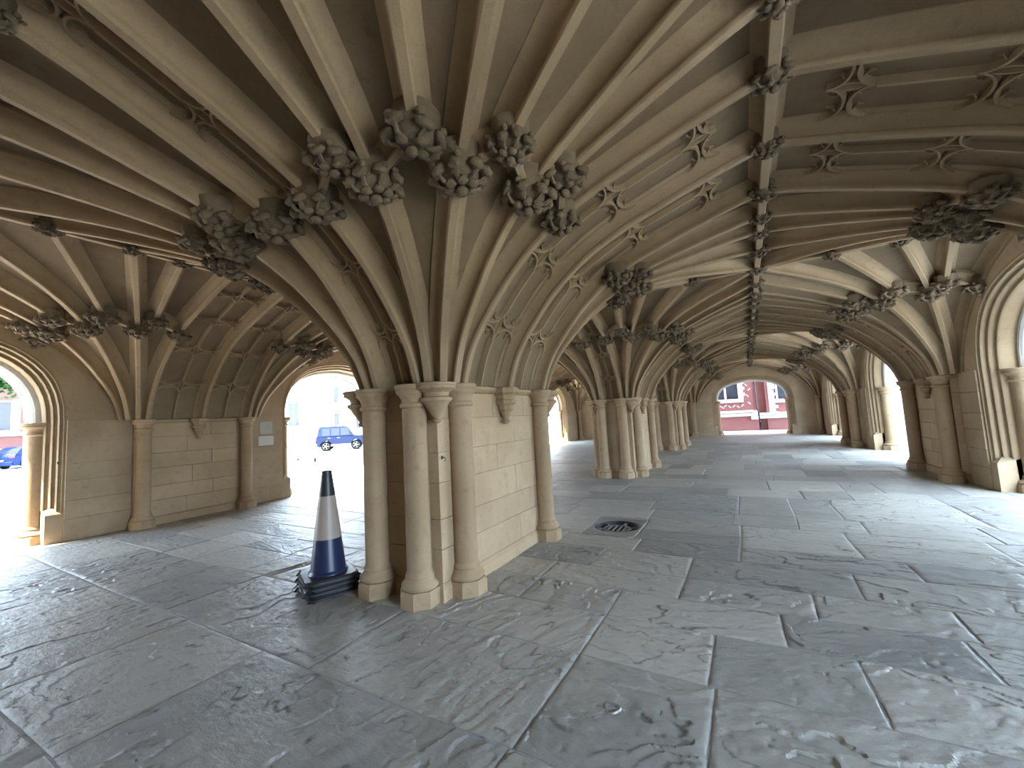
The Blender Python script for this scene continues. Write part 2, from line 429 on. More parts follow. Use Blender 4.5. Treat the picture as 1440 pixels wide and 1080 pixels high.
# bands: flat strips over the piers, with blind tracery -----------------------
def profile_curve(span, ext, n=40):
    """half arch in (distance from origin, z)"""
    out = []
    for i in range(n + 1):
        s = S0 + (1 - S0) * (i / n) ** 1.7
        out.append((s * span, H + (ZR + ext * s - H) * G(s)))
    return out
def band_half(parent, org, dirv, side, w0, w1, span, ext, tr_panels, off):
    """org: corner line origin; dirv: run direction; side: unit across; w0..w1 across extents"""
    prof = profile_curve(span, ext)
    pts = [org + dirv * r + Vector((0, 0, z - org.z)) for r, z in prof]
    N = normals(pts, dirv)
    back = [p + n * DEP for p, n in zip(pts, N)]; back[-1] = pts[-1] + Vector((0, 0, DEP))
    mb = MB(); mb.rings([[b + side * w0 - off for b in back], [b + side * w1 - off for b in back]], False); mb.build('web', M['vault'], parent, 30)
    L = [0]
    for a, b in zip(pts, pts[1:]): L.append(L[-1] + (b - a).length)
    def at(l, w, h):
        l = max(0, min(L[-1], l)); i = 0
        while i < len(L) - 2 and l > L[i + 1]: i += 1
        f = (l - L[i]) / (L[i + 1] - L[i]); n = N[i].lerp(N[i + 1], f).normalized()
        return pts[i].lerp(pts[i + 1], f) + n * (DEP - h) + side * w - off, n
    for (a, b) in tr_panels:
        mid = (a + b) / 2; wh = (b - a) / 2 - .075; mb = MB()
        def bar(path, wd=.017, ht=.048, taper=False):
            wd0, ht0 = wd, ht
            rings = []
            for i, (l, w) in enumerate(path):
                if taper: wd, ht = wd0 * (1 - .85 * i / (len(path) - 1)), ht0 * (1 - .6 * i / (len(path) - 1))
                p, n = at(l, w, 0); l0, wq = path[max(i - 1, 0)]; l1, wz = path[min(i + 1, len(path) - 1)]
                t = (at(l1, wz, 0)[0] - at(l0, wq, 0)[0])
                if t.length < 1e-6: t = side
                s = t.normalized().cross(n).normalized()
                rings.append([p - s * wd, p - s * wd * .5 - n * ht, p + s * wd * .5 - n * ht, p + s * wd])
            mb.rings(rings, False)
        per = .80 if wh > .25 else .66; hd = .13 if wh > .25 else .10; l = 0.0; ln = L[-1] - .1; first = True
        while l < ln - .25:
            l1 = l + per - 2 * hd - .03 - (.05 if first else 0); first = False; l2 = l1 + 2 * hd + .03
            bar([(l + (l1 - l) * j / 5, mid) for j in range(6)], .022, .06)
            if l2 < ln + .3:
                for sg in (-1, 1):
                    hw = wh / 2
                    bar([(l1 + hd * math.sin(f), mid + sg * (hw - hw * math.cos(f))) for f in [math.pi * j / 10 for j in range(11)]])
                    bar([(l2 - hd * math.sin(f), mid + sg * (hw - hw * math.cos(f))) for f in [math.pi * j / 10 for j in range(11)]])
                    bar([(l1 + (l2 - l1) * j / 6, mid + sg * .035 * math.sin(math.pi * j / 6)) for j in range(7)], .012, .04)
                    for base, s2 in ((l1, 1), (l2, -1)):      # cusps
                        for f in (.28, .72):
                            fa = math.pi * f; w_ = mid + sg * (hw - hw * math.cos(fa)); lq = base + s2 * hd * math.sin(fa)
                            bar([(lq, w_), (lq - s2 * .035, w_ + (mid + sg * hw - w_) * .45), (lq - s2 * .075, w_ + (mid + sg * hw - w_) * .35)], .014, .032, True)
                    bar([(l + .02, mid + sg * wh), (l1, mid + sg * wh)], .01, .03)
            l = l2
        mb.build('tracery', M['rib'], parent, 40)
    return pts, N
def band_rib(parent, org, dirv, span, ext, off):
    prof = profile_curve(span, ext, 28); pts = [org + dirv * r + Vector((0, 0, z - org.z)) for r, z in prof]
    N = normals(pts, dirv); s = dirv.cross(Vector((0, 0, 1)))
    mb = MB(); sweep(mb, [p - off for p in pts], N, [s] * len(pts), SEC_RIB); mb.build('rib', M['rib'], parent)
    return pts
def transverse_band(k, side, label):
    x0, x1, ext = (VC + PA, VR, 0) if side > 0 else (VL, VC - PA, ZL - ZR)
    B = (x1 - x0) / 2; cx = (x0 + x1) / 2
    c = empty('ceiling', (cx, U[k], H)); tag(c, label, 'vault', kind='structure'); off = c.location.copy()
    for ox, sx in ((x0, 1), (x1, -1)):
        org = Vector((ox, U[k], 0)); d = Vector((sx, 0, 0)); sd = Vector((0, 1, 0))
        band_half(c, org, d, sd, -PL, PL, B, ext, [(-PL, 0), (0, PL)], off)
        band_rib(c, org, d, B, ext, off)
    mb = MB(); pts = [Vector((cx, U[k] - PL + 2 * PL * i / 4, ZR + ext - .015)) - off for i in range(5)]
    sweep(mb, pts, [Vector((0, 0, 1))] * 5, [Vector((1, 0, 0))] * 5, [(a * 1.15, b) for a, b in SEC_RIB]); mb.build('ridge_rib', M['rib'], c)
    add_boss(c, Vector((cx, U[k], ZR + ext)) - off, .85, .03)
def long_band(k, label):
    y0 = UN if k == 0 else U[k] + PL
    y1 = UF if k == 3 else U[k + 1] - PL
    A = (y1 - y0) / 2
    c = empty('ceiling', (VC, (y0 + y1) / 2, H)); tag(c, label, 'vault', kind='structure'); off = c.location.copy()
    for oy, sy in ((y0, 1), (y1, -1)):
        org = Vector((VC, oy, 0)); d = Vector((0, sy, 0)); band_half(c, org, d, Vector((1, 0, 0)), -PA, PA, A, 0, [(-PA, PA)], off)

# ------------------------------------------------------------------ columns, corbels, piers
RC = .115
def column_meshes():
    a = MB(); a.lathe([(RC * 1.02, .20), (RC, .30), (RC * .985, H - .18)], 22, cap=False)
    cap = MB(); cap.lathe([(RC, H - .22), (RC * 1.16, H - .205), (RC * 1.2, H - .19), (RC * 1.12, H - .175), (RC * 1.02, H - .165), (RC * 1.06, H - .13), (RC * 1.22, H - .095), (RC * 1.45, H - .075), (RC * 1.47, H - .055), (RC * 1.42, H - .045), (RC * 1.54, H - .03), (RC * 1.54, H - .005), (RC * 1.48, H)], 20)
    b = MB(); b.lathe([(RC, .29), (RC * 1.10, .265), (RC * 1.16, .25), (RC * 1.12, .235), (RC * 1.2, .215), (RC * 1.42, .19), (RC * 1.5, .17), (RC * 1.46, .15), (RC * 1.36, .14)], 22)
    pl = MB(); pl.lathe([(RC * 1.68, -.01), (RC * 1.68, .115), (RC * 1.55, .14)], 8, a0=math.pi / 8)
    b.add(pl.v, pl.f)
    return a.mesh('column', M['pier'], 50), cap.mesh('capital', M['pier'], 50), b.mesh('base', M['pier'], 30)
CM = column_meshes()
def column(parent, x, y, name='column', off=(0, 0), rz=0, sc=None):
    c = link(name, CM[0], parent, (x - off[0], y - off[1], 0), (0, 0, rz), sc)
    link('capital', CM[1], c); link('base', CM[2], c)
    return c
def corbel_mesh(n, big):
    mb = MB()
    pr = [(.012, -.42), (.04, -.41), (.05, -.385), (.03, -.365), (.06, -.31), (.06, -.29), (.09, -.25), (.09, -.21), (.13, -.18), (.13, -.15), (.11, -.14), (.13, -.09), (.168, -.06), (.168, -.015), (.16, 0)]
    if big: pr = [(.012, -.37), (.035, -.36), (.045, -.34), (.03, -.32), (.05, -.29), (.09, -.235), (.12, -.185), (.145, -.165), (.15, -.14), (.115, -.125), (.125, -.09), (.15, -.07), (.18, -.055), (.18, -.03), (.19, -.022), (.19, -.005), (.18, 0)]
    mb.lathe([(r, z + H) for r, z in pr], n, a0=math.pi / 8 if n == 8 else 0)
    return mb.mesh('corbel', M['pier'], 25)
CORB = corbel_mesh(8, False); CORB2 = corbel_mesh(20, True)

def blocks_line(parent, ax, a0, a1, b0, b1, z0, z1, hs, ln, rng, name='ashlar_block', mat=None, off=(0, 0)):
    """courses of bevelled blocks filling [a0,a1] along ax ('x' or 'y'), [b0,b1] across"""
    z = z0; row = 0
    while z < z1 - .02:
        h = hs[row % len(hs)]
        if z + h > z1 - .08: h = z1 - z
        n = max(1, round((a1 - a0) / ln)); cuts = [a0 + (a1 - a0) * i / n for i in range(n + 1)]
        if n > 1:
            sh = (a1 - a0) / n * (.28 if row % 2 else -.14)
            cuts = [a0] + [c + sh + rng.uniform(-.06, .06) for c in cuts[1:-1]] + [a1]
        for p, q in zip(cuts, cuts[1:]):
            g = .002; pr = rng.uniform(-.003, .003); mb = MB()
            hx, hy, hz = (q - p) / 2 - g, (b1 - b0) / 2 + pr, h / 2 - g
            if ax == 'y': hx, hy = hy, hx
            mb.box(-hx, hx, -hy, hy, -hz, hz, .0035)
            cx, cy_ = ((p + q) / 2, (b0 + b1) / 2) if ax == 'x' else ((b0 + b1) / 2, (p + q) / 2)
            mb.build(name, mat or M['block'], parent, 0, (cx - off[0], cy_ - off[1], z + h / 2))
        z += h; row += 1
def pier(k, label):
    e = empty('stone_pier', (VC, U[k], 0)); tag(e, label, 'pier', 'clustered stone piers between the two aisles')
    rng = random.Random(k)
    mb = MB(); mb.box(-CH + .012, CH - .012, -CL_ + .012, CL_ - .012, 0, H - .02); mb.build('joint_mortar', M['block'], e, 0)
    blocks_line(e, 'y', -CL_, CL_, -CH, CH, .15, H - .07, (.30, .27, .33, .28, .31, .26), .85, rng)
    mb = MB(); mb.rings([[(sx * (CH + d), sy * (CL_ + d), z) for sx, sy in ((-1, -1), (1, -1), (1, 1), (-1, 1))] for d, z in ((.03, -.01), (.03, .11), (0, .15))], True, True, True); mb.build('plinth', M['block'], e, 0)
    mb = MB(); mb.rings([[(sx * (CH + d), sy * (CL_ + d), z) for sx, sy in ((-1, -1), (1, -1), (1, 1), (-1, 1))] for d, z in ((0, H - .07), (.02, H - .06), (.05, H - .03), (.05, H))], True, True, True); mb.build('string_course', M['pier'], e, 0)
    for sx in (-1, 1):
        for sy in (-1, 1):
            column(e, sx * PW, sy * PL); column(e, sx * PA, sy * PE)
            link('corner_corbel', CORB2, e, (sx * (CH + .035), sy * (CL_ + .035), 0))
        link('corbel', CORB, e, (sx * (CH + .06), 0, 0))
    return e

# ------------------------------------------------------------------ outer walls with arched openings
def arch_path(W, zs, za, n=14):
    """half outline from the floor up to the apex"""
    pts = [(W, 0), (W, .5), (W, 1.0), (W, 1.5), (W, zs)]
    p0, p1, p2, p3 = (W, zs), (W, zs + .82 * (za - zs)), (.50 * W, za - .04 * (za - zs)), (0, za)
    for i in range(1, n + 1):
        t = i / n; a, b, c, d = (1 - t) ** 3, 3 * t * (1 - t) ** 2, 3 * t * t * (1 - t), t ** 3
        pts.append((a * p0[0] + b * p1[0] + c * p2[0] + d * p3[0], a * p0[1] + b * p1[1] + c * p2[1] + d * p3[1]))
    return pts
MOULD = [(.40, 0), (.36, .0), (.355, .035), (.33, .05), (.30, .035), (.285, .06), (.285, .11), (.255, .125), (.225, .105), (.205, .13), (.205, .185), (.17, .20), (.14, .185), (.12, .21), (.12, .40)]
MD = .30
MOULD = [(d * MD / .40, y) for d, y in MOULD]
TH = .95
def wall_bay(parent, T, x0, x1, W, zs, za, ztop=4.35, name_open='arch'):
    """T maps local (x along, y outward depth, z) to parent space; opening centred on x=0"""
    def outline(d):
        h = arch_path(W + d, zs, za + d); full = [(x, z) for x, z in h] + [(-x, z) for x, z in h[::-1][1:]]
        return full                                   # right foot -> apex -> left foot
    def sheet(d, y, mat, nm):
        o = outline(d); mb = MB(); n = len(o); out = []
        tot = len(o) - 1
        for i, (x, z) in enumerate(o):
            # matching point on the rectangle
            if z <= zs + 1e-6: out.append((x1 if x > 0 else x0, z))
            else:
                f = i / tot; j0 = 4; j1 = tot - 4
                g = (i - j0) / (j1 - j0)
                per = (ztop - zs); L_ = 2 * per + (x1 - x0); s = g * L_
                if s < per: out.append((x1, zs + s))
                elif s < per + (x1 - x0): out.append((x1 - (s - per), ztop))
                else: out.append((x0, ztop - (s - per - (x1 - x0))))
        mb.rings([[T(x, y, z) for x, z in o], [T(x, y, z) for x, z in out]], False)
        # corners of the rectangle
        mb.build(nm, mat, parent, 0)
    sheet(MD, 0, M['wall'], 'wall_face'); sheet(0, TH, M['outer'], 'outer_face')
    # moulded order
    mb = MB(); rs = []
    for d, y in MOULD:
        o = outline(d); o = [(x, max(z, .46 if y < .2 else 0)) if z == 0 else (x, z) for x, z in o]
        rs.append([T(x, y, z) for x, z in o])
    mb.rings(rs, False); mb.build('arch_moulding', M['rib'], parent, 40)
    # inner order carried by the jamb columns
    mb = MB(); mb.rings([[T(x, y, z) for x, z in outline(d)] for d, y in ((.09, .40), (.03, .40), (0, .43), (0, .62), (.05, .66), (.05, TH))], False); mb.build('arch_order', M['outer'], parent, 40)
    for sx in (-1, 1):
        p = T(sx * (W + .08), .42, 0)
        column(parent, p[0], p[1], 'jamb_column', sc=(1.35, 1.35, 1.0))
        # chamfer stop and plinth under the mouldings
        mb = MB()
        x_in, x_out = sx * (W + .09), sx * (W + MD)
        prof = [(x_out, -.005), (x_in, -.005), (x_in, .40), (x_out, .40)]
        mb.rings([[T(x, y, z) for x, y in prof] for z in (-.01, .46)] + [[T(x, y, .56) for x, y in [(x_out, .02), ((x_in + x_out) / 2, .1), (x_in, .36), (x_out, .36)]]], True, True, True)
        mb.build('plinth_stop', M['wall'], parent, 0)

def make_wall(name, side, label):
    w = empty(name); tag(w, label, 'wall', kind='structure')
    vx = VR if side > 0 else VL
    for k in range(4):
        y0 = UN if k == 0 else U[k]; y1 = UF if k == 3 else U[k + 1]
        c = (U[k] + U[k + 1]) / 2
        if k == 0: y0 = UN - .9
        if k == 3: y1 = UF + .9
        T = lambda x, y, z, c=c: (vx + side * y, c + x, z)
        wd = 1.72 if side > 0 else 1.56
        wall_bay(w, T, y0 - c, y1 - c, wd, 2.0, 3.2)
        rng = random.Random(k + 50 * side)
        # ashlar strips beside the opening
        strips = []
        strips.append((max(y0, (U[k] + .99) if k else UN), c - wd - MD)); strips.append((c + wd + MD, min(y1, U[k + 1] - .99) if k < 3 else UF))
        for a, b in strips:
            if b - a > .15:
                xs = sorted((vx, vx - side * .03)); blocks_line(w, 'y', a, b, xs[0], xs[1], .0, 2.0, (.36, .30, .33, .28), .75, rng, mat=M['wall'])
    for k in range(1, 4):
        rng = random.Random(k * 9 + side)
        fx = VR - .13 if side > 0 else VL + .13
        xs = sorted((vx, fx)); blocks_line(w, 'y', U[k] - .98, U[k] + .98, xs[0], xs[1], .15, H - .07, (.30, .27, .33, .28, .31, .26), .8, rng)
        for (z0, z1, d, nm) in ((-.01, .15, .03, 'plinth'), (H - .07, H, .04, 'string_course')):
            mb = MB(); xs2 = sorted((vx, fx - side * d)); mb.box(xs2[0], xs2[1], U[k] - .98 - d, U[k] + .98 + d, z0, z1, .012); mb.build(nm, M['pier'], w, 0)
        for s in (-1, 1): column(w, vx - side * .24, U[k] + s * PL)
        link('corbel', CORB, w, (fx - side * .06, U[k], 0))
    for yy in (UN + .2, UF - .2): column(w, vx - side * .2, yy)
    for k in range(5):                                   # buttresses outside
        mb = MB(); xs = sorted((vx + side * TH, vx + side * (TH + 1.1)))
        yk = U[k] if 0 < k < 4 else (UN - .3 if k == 0 else UF + .3)
        mb.box(xs[0], xs[1], yk - .55, yk + .55, 0, 9, .02)
        xs = sorted((vx + side * TH, vx + side * (TH + 1.25))); mb.box(xs[0], xs[1], yk - .68, yk + .68, 0, .75, .05)
        mb.build('buttress', M['outer'], w, 0)
    return w
def make_end(name, y, sgn, label, solid=False):
    w = empty(name); tag(w, label, 'wall', kind='structure')
    for side in (1, -1):
        x0, x1 = (VC, VR + .9) if side > 0 else (VL - .9, VC)
        cx = ((VC + PA + VR) / 2 - .1) if side > 0 else (VL + VC - PA) / 2
        T = lambda a, d, z, cx=cx: (cx + a, y + sgn * d, z)
        if solid:
            mb = MB(); ys = sorted((y, y + sgn * TH)); mb.box(x0, x1, ys[0], ys[1], 0, 4.35); mb.build('wall_face', M['wall'], w, 0)
        else: wall_bay(w, T, x0 - cx, x1 - cx, 1.68, 1.98, 3.0)
        rng = random.Random(int(y) + side)
        lo, hi = (VC + .3, VR) if side > 0 else (VL, VC - .3)
        for a, b in (((lo, hi),) if solid else ((lo, cx - 1.68 - MD), (cx + 1.68 + MD, hi))):
            if b - a > .15:
                ys = sorted((y, y - sgn * .03)); blocks_line(w, 'x', a, b, ys[0], ys[1], 0, 2.0, (.36, .30, .33, .28), .75, rng, mat=M['wall'])
    for s in (-1, 1): column(w, VC + s * PA, y - sgn * .22)
    return w

# ------------------------------------------------------------------ build structure
for k in range(4):
    build_bay(k, 1, 'rib vault bay of the aisle with the round drain, ' + ['first bay', 'second bay', 'third bay', 'last bay before the brick building'][k])
    build_bay(k, -1, 'rib vault bay of the aisle by the parked cars, ' + ['first bay', 'second bay', 'third bay', 'last bay'][k])
    long_band(k, 'narrow traceried arch band along the pier row, ' + ['springing over the traffic cones', 'between the first and second piers', 'between the second and third piers', 'between the third pier and end wall'][k])
for k in (1, 2, 3):
    nm = {1: 'first', 2: 'second', 3: 'third'}[k]
    transverse_band(k, 1, 'traceried vault band crossing from the %s pier to the wall of weathered buttresses' % nm)
    transverse_band(k, -1, 'traceried vault band crossing from the %s pier to the wall with the notices' % nm)
pier(1, 'clustered stone pier standing beside the stacked traffic cones')
pier(2, 'clustered stone pier just beyond the round floor drain, second in the row')
pier(3, 'clustered stone pier third in the row, next to the end wall')
make_wall('wall_left', -1, 'stone wall with arched openings towards the parked cars')
make_wall('wall_right', 1, 'stone wall with arched openings and pale weathered buttresses')
make_end('wall_back', UF, 1, 'stone end wall with arch framing the red brick building')
make_end('wall_front', UN, -1, 'solid stone end wall opposite the arch that frames the brick building', True)
mb = MB(); mb.box(VL - .9, VR + .9, UN - .9, UF + .9, 4.35, 13); tag(mb.build('wall_upper', M['outer'], None, 0), 'upper chapel storey of stone above the vaulted undercroft', 'wall', kind='structure')

# ------------------------------------------------------------------ floor of riven flagstones
DR = (-1.76, 5.93)
floor_bed = MB()
for bx_ in ((VL - 1.1, DR[0] - .36, UN - 1.1, UF + 1.1), (DR[0] + .36, VR + 1.1, UN - 1.1, UF + 1.1), (DR[0] - .36, DR[0] + .36, UN - 1.1, DR[1] - .36), (DR[0] - .36, DR[0] + .36, DR[1] + .36, UF + 1.1)): floor_bed.box(*bx_, -.30, -.0045)
floor = floor_bed.build('floor', M['mortar'], None, 0); tag(floor, 'worn riven grey flagstone floor of the undercroft', 'floor', kind='structure')
DR = (-1.76, 5.93)
def inside_pier(x, y):
    return any(abs(x - VC) < CH - .05 and abs(y - U[k]) < CL_ - .05 for k in (1, 2, 3))
rngF = random.Random(21)
courses = [-3.4, -2.3, -1.2, -.2, .72, 1.81, 2.72, 3.34, 3.84, 4.33, 4.93, 5.42, 6.42, 7.1, 8.5, 9.25, 10.4]
while courses[-1] < UF + 1.0: courses.append(courses[-1] + rngF.uniform(.55, 1.25))
fixed = {5: [-4.9, -2.74, -1.13, -.30, .9], 4: [-5.58, -4.45, -3.25, -1.15, .5], 6: [-2.72, -1.13, -.34], 7: [-1.95, -1.13, .1], 8: [-1.97, -.64, .35], 9: [-2.5, -1.6, -.65, .7], 10: [-2.3, -1.3, -.2, 1.2], 11: [-2.12, -1.40, -.2, .9], 12: [-1.45, -.3, .45, 1.15], 13: [-1.55, -.25, .45, 1.0]}
stones = []
for i in range(len(courses) - 1):
    y0, y1 = courses[i], courses[i + 1]
    if i in fixed:
        cuts = list(fixed[i]); x = cuts[0]
        while x > VL - 1.1 + .5: x -= rngF.uniform(.7, 1.5); cuts.insert(0, x)
        x = cuts[-1]
        while x < VR + 1.1 - .5: x += rngF.uniform(.7, 1.5); cuts.append(x)
    else:
        cuts = [VL - 1.1]
        while cuts[-1] < VR + .9: cuts.append(cuts[-1] + rngF.uniform(.5, 1.45))
    cuts[0] = VL - 1.1; cuts[-1] = VR + 1.1
    # long joints drift a little
    for x0, x1 in zip(cuts, cuts[1:]):
        if x1 - x0 > 1.0 and y1 - y0 > .95 and rngF.random() < .35:
            ym = y0 + (y1 - y0) * rngF.uniform(.4, .6); stones += [(x0, x1, y0, ym), (x0, x1, ym, y1)]
        else: stones.append((x0, x1, y0, y1))
def wob(x, y):  # gentle bend of the coursing, common to neighbours
    return (x + .035 * noise.noise(Vector((x * .9, y * .9, 3.1))), y + .05 * noise.noise(Vector((x * .6, y * .6, 9.7))))
def stone_mesh(s, rng, fine):
    x0, x1, y0, y1 = s; g = .003
    cx, cy_ = (x0 + x1) / 2, (y0 + y1) / 2
    n = 10 if fine else 4
    per = []
    for a, b in (((x0, y0), (x1, y0)), ((x1, y0), (x1, y1)), ((x1, y1), (x0, y1)), ((x0, y1), (x0, y0))):
        for i in range(n): f = i / n; per.append((a[0] + (b[0] - a[0]) * f, a[1] + (b[1] - a[1]) * f))
    tilt = (rng.uniform(-.004, .004), rng.uniform(-.004, .004)); h = rng.uniform(-.003, .004)
    def ring(ins, z, jit):
        out = []
        for x, y in per:
            wx, wy = wob(x, y); dx, dy = x - cx, y - cy_
            j = jit * (noise.noise(Vector((x * 7, y * 7, cx))) * .5 + .4)
            kx = 1 - (ins + j) / max(abs(x1 - x0) / 2, .1); ky = 1 - (ins + j) / max(abs(y1 - y0) / 2, .1)
            out.append((wx - x + cx + dx * kx, wy - y + cy_ + dy * ky, z + h + tilt[0] * dx + tilt[1] * dy))
        return out
    mb = MB(); rs = [ring(g, -.03, .007), ring(g, -.005, .007), ring(g + .008, 0, .010)]
    rs = [[(a - cx, b - cy_, c) for a, b, c in r] for r in rs]
    mb.rings(rs, True, False, True)
    return mb, (cx, cy_)
def vnoise(x, y, seed):
    xi = np.floor(x).astype(int); yi = np.floor(y).astype(int); fx = x - xi; fy = y - yi
    fx = fx * fx * fx * (fx * (fx * 6 - 15) + 10); fy = fy * fy * fy * (fy * (fy * 6 - 15) + 10)
    def h(a, b):
        n = (a * 374761393 + b * 668265263 + seed * 974634777) & 0x7fffffff
        n = ((n ^ (n >> 13)) * 1274126177) & 0x7fffffff
        return ((n ^ (n >> 16)) & 0xffff) / 65535.0
    return (h(xi, yi) * (1 - fx) + h(xi + 1, yi) * fx) * (1 - fy) + (h(xi, yi + 1) * (1 - fx) + h(xi + 1, yi + 1) * fx) * fy
def fbm(x, y, seed, octv, rough=.5):
    a = 1; t = 0; m_ = 0
    for o in range(octv): t = t + a * vnoise(x * 2 ** o + 7.3 * o, y * 2 ** o + 3.1 * o, seed + o); m_ += a; a *= rough
    return t / m_
def riven_mesh(s, rng, step=.016):
    x0, x1, y0, y1 = s; cx, cy_ = (x0 + x1) / 2, (y0 + y1) / 2
    nx = max(8, int((x1 - x0) / step)); ny = max(8, int((y1 - y0) / step)); g = .004
    X, Y = np.meshgrid(np.linspace(x0 + g, x1 - g, nx), np.linspace(y0 + g, y1 - g, ny), indexing='ij')
    seed = rng.randrange(1, 9999); an = rng.uniform(1.1, 1.7) if cx < -1.5 else rng.uniform(-.35, .5)
    xr = (X - cx) * math.cos(an) + (Y - cy_) * math.sin(an); yr = -(X - cx) * math.sin(an) + (Y - cy_) * math.cos(an)
    wx = fbm(xr * 3 + 40, yr * 3 + 40, seed + 50, 3) - .5; wy = fbm(xr * 3 + 80, yr * 3 + 80, seed + 90, 3) - .5
    lay = fbm(xr * 1.0 + 50 + wx * .35, yr * 2.1 + 50 + wy * .5, seed, 5, .46) * rng.uniform(5, 9)
    fr = lay - np.floor(lay)
    saw = np.minimum(fr / .95, (1 - fr) / .05)                     # flakes rise gently and break off at a ledge
    amp = .003 + .008 * np.clip((fbm(xr * 1.3 + 9, yr * 1.3 + 9, seed + 31, 2) - .3) * 2.2, 0, 1)
    hgt = saw * amp + (fbm(xr * 5 + 20, yr * 13 + 20, seed + 7, 5, .58) - .5) * .012
    pits = fbm(X * 22 + 99, Y * 22 + 99, seed + 13, 2); hgt = hgt - np.clip(pits - .74, 0, 1) * .03
    hgt = np.clip(hgt, -.003, .022)
    ed = np.minimum(np.minimum(X - x0, x1 - X), np.minimum(Y - y0, y1 - Y))
    hgt = hgt * np.clip(ed / .03, .4, 1) - np.clip(1 - ed / .012, 0, 1) ** 2 * .008
    jx = (fbm(X * 9, Y * 9, 5, 2) - .5); b = ed < g + 1e-4
    Xw = X + np.where(b, np.sign(cx - X) * np.abs(jx) * .012 * (np.abs(X - cx) > (x1 - x0) / 2 - .01), 0); Yw = Y + np.where(b, np.sign(cy_ - Y) * np.abs(jx) * .012 * (np.abs(Y - cy_) > (y1 - y0) / 2 - .01), 0)
    vs = []
    for i in range(nx):
        for j in range(ny):
            w = wob(X[i, j], Y[i, j]); vs.append((w[0] - X[i, j] + Xw[i, j] - cx, w[1] - Y[i, j] + Yw[i, j] - cy_, hgt[i, j]))
    fs = [(i * ny + j, (i + 1) * ny + j, (i + 1) * ny + j + 1, i * ny + j + 1) for i in range(nx - 1) for j in range(ny - 1)]
    loop = [i * ny for i in range(nx)] + [(nx - 1) * ny + j for j in range(1, ny)] + [i * ny + ny - 1 for i in range(nx - 2, -1, -1)] + [j for j in range(ny - 2, 0, -1)]
    n0 = len(vs); vs += [(vs[i][0], vs[i][1], -.03) for i in loop]; L_ = len(loop)
    fs += [(loop[k], n0 + k, n0 + (k + 1) % L_, loop[(k + 1) % L_]) for k in range(L_)]
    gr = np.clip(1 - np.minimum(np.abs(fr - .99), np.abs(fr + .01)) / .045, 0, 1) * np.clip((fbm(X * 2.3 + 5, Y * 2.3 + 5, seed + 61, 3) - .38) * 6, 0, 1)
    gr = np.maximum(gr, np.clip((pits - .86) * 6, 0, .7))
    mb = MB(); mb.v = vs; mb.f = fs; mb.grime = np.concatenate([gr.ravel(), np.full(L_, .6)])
    return mb, (cx, cy_)
def weight(s):
    cx, cy_ = (s[0] + s[1]) / 2, (s[2] + s[3]) / 2; d = Vector((cx, cy_, -1.6)); z = d.dot(FW)
    if z < .3: return 0
    if abs(d.dot(RT) / z) > 1.35 or d.dot(UP) / z < -1.15: return 0
    return (s[1] - s[0]) * (s[3] - s[2]) * 1.6 / z ** 3
cand = [s for s in stones if not (inside_pier(s[0], s[2]) and inside_pier(s[1], s[3]))]
cand.sort(key=lambda s: -weight(s))
drain_r = .30
rest = MB(); shown = 0
for s in cand:
    x0, x1, y0, y1 = s
    if x0 < DR[0] < x1 and y0 < DR[1] < y1:
        drain_stone = s; continue
    w = weight(s)
    if shown < 46 and w > 0:
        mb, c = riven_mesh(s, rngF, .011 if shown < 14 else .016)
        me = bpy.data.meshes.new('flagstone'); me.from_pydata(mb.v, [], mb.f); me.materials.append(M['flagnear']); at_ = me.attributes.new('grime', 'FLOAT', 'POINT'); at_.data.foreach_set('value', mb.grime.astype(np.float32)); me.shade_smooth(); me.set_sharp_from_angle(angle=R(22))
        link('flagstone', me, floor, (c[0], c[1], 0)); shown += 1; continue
    mb, c = stone_mesh(s, rngF, w > .02)
    if w > 0 and shown < 295:
        mb.build('flagstone', M['flag'], floor, 0, (c[0], c[1], 0)); shown += 1
    else: rest.add([(v[0] + c[0], v[1] + c[1], v[2]) for v in mb.v], mb.f)
tag(rest.build('far_flagstones', M['flag'], floor, 0), kind='stuff')
# the stone with the round drain
x0, x1, y0, y1 = drain_stone; mb = MB(); n = 48; rr = []
def rect_pt(a):
    c, s = math.cos(a), math.sin(a); hx, hy = (x1 - x0) / 2 - .012, (y1 - y0) / 2 - .012
    cx, cy_ = (x0 + x1) / 2, (y0 + y1) / 2
    # ray from the drain centre to the rectangle
    t = min(((cx + hx - DR[0]) / c if c > 1e-6 else 1e9), ((cx - hx - DR[0]) / c if c < -1e-6 else 1e9), ((cy_ + hy - DR[1]) / s if s > 1e-6 else 1e9), ((cy_ - hy - DR[1]) / s if s < -1e-6 else 1e9))
    return (c * t, s * t)
ang = [2 * math.pi * j / n for j in range(n)]
rect = [rect_pt(a) for a in ang]
mb.rings([[(x, y, -.03) for x, y in rect], [(x, y, .004) for x, y in rect], [(.335 * math.cos(a), .335 * math.sin(a), .006) for a in ang], [(.31 * math.cos(a), .31 * math.sin(a), -.004) for a in ang], [(.295 * math.cos(a), .295 * math.sin(a), -.12) for a in ang]], True)
mb.build('flagstone', M['flag'], floor, 30, (DR[0], DR[1], 0))
dr = empty('drain_gully', (DR[0], DR[1], -.12)); tag(dr, 'round iron drain gully sunk into a flagstone', 'drain')
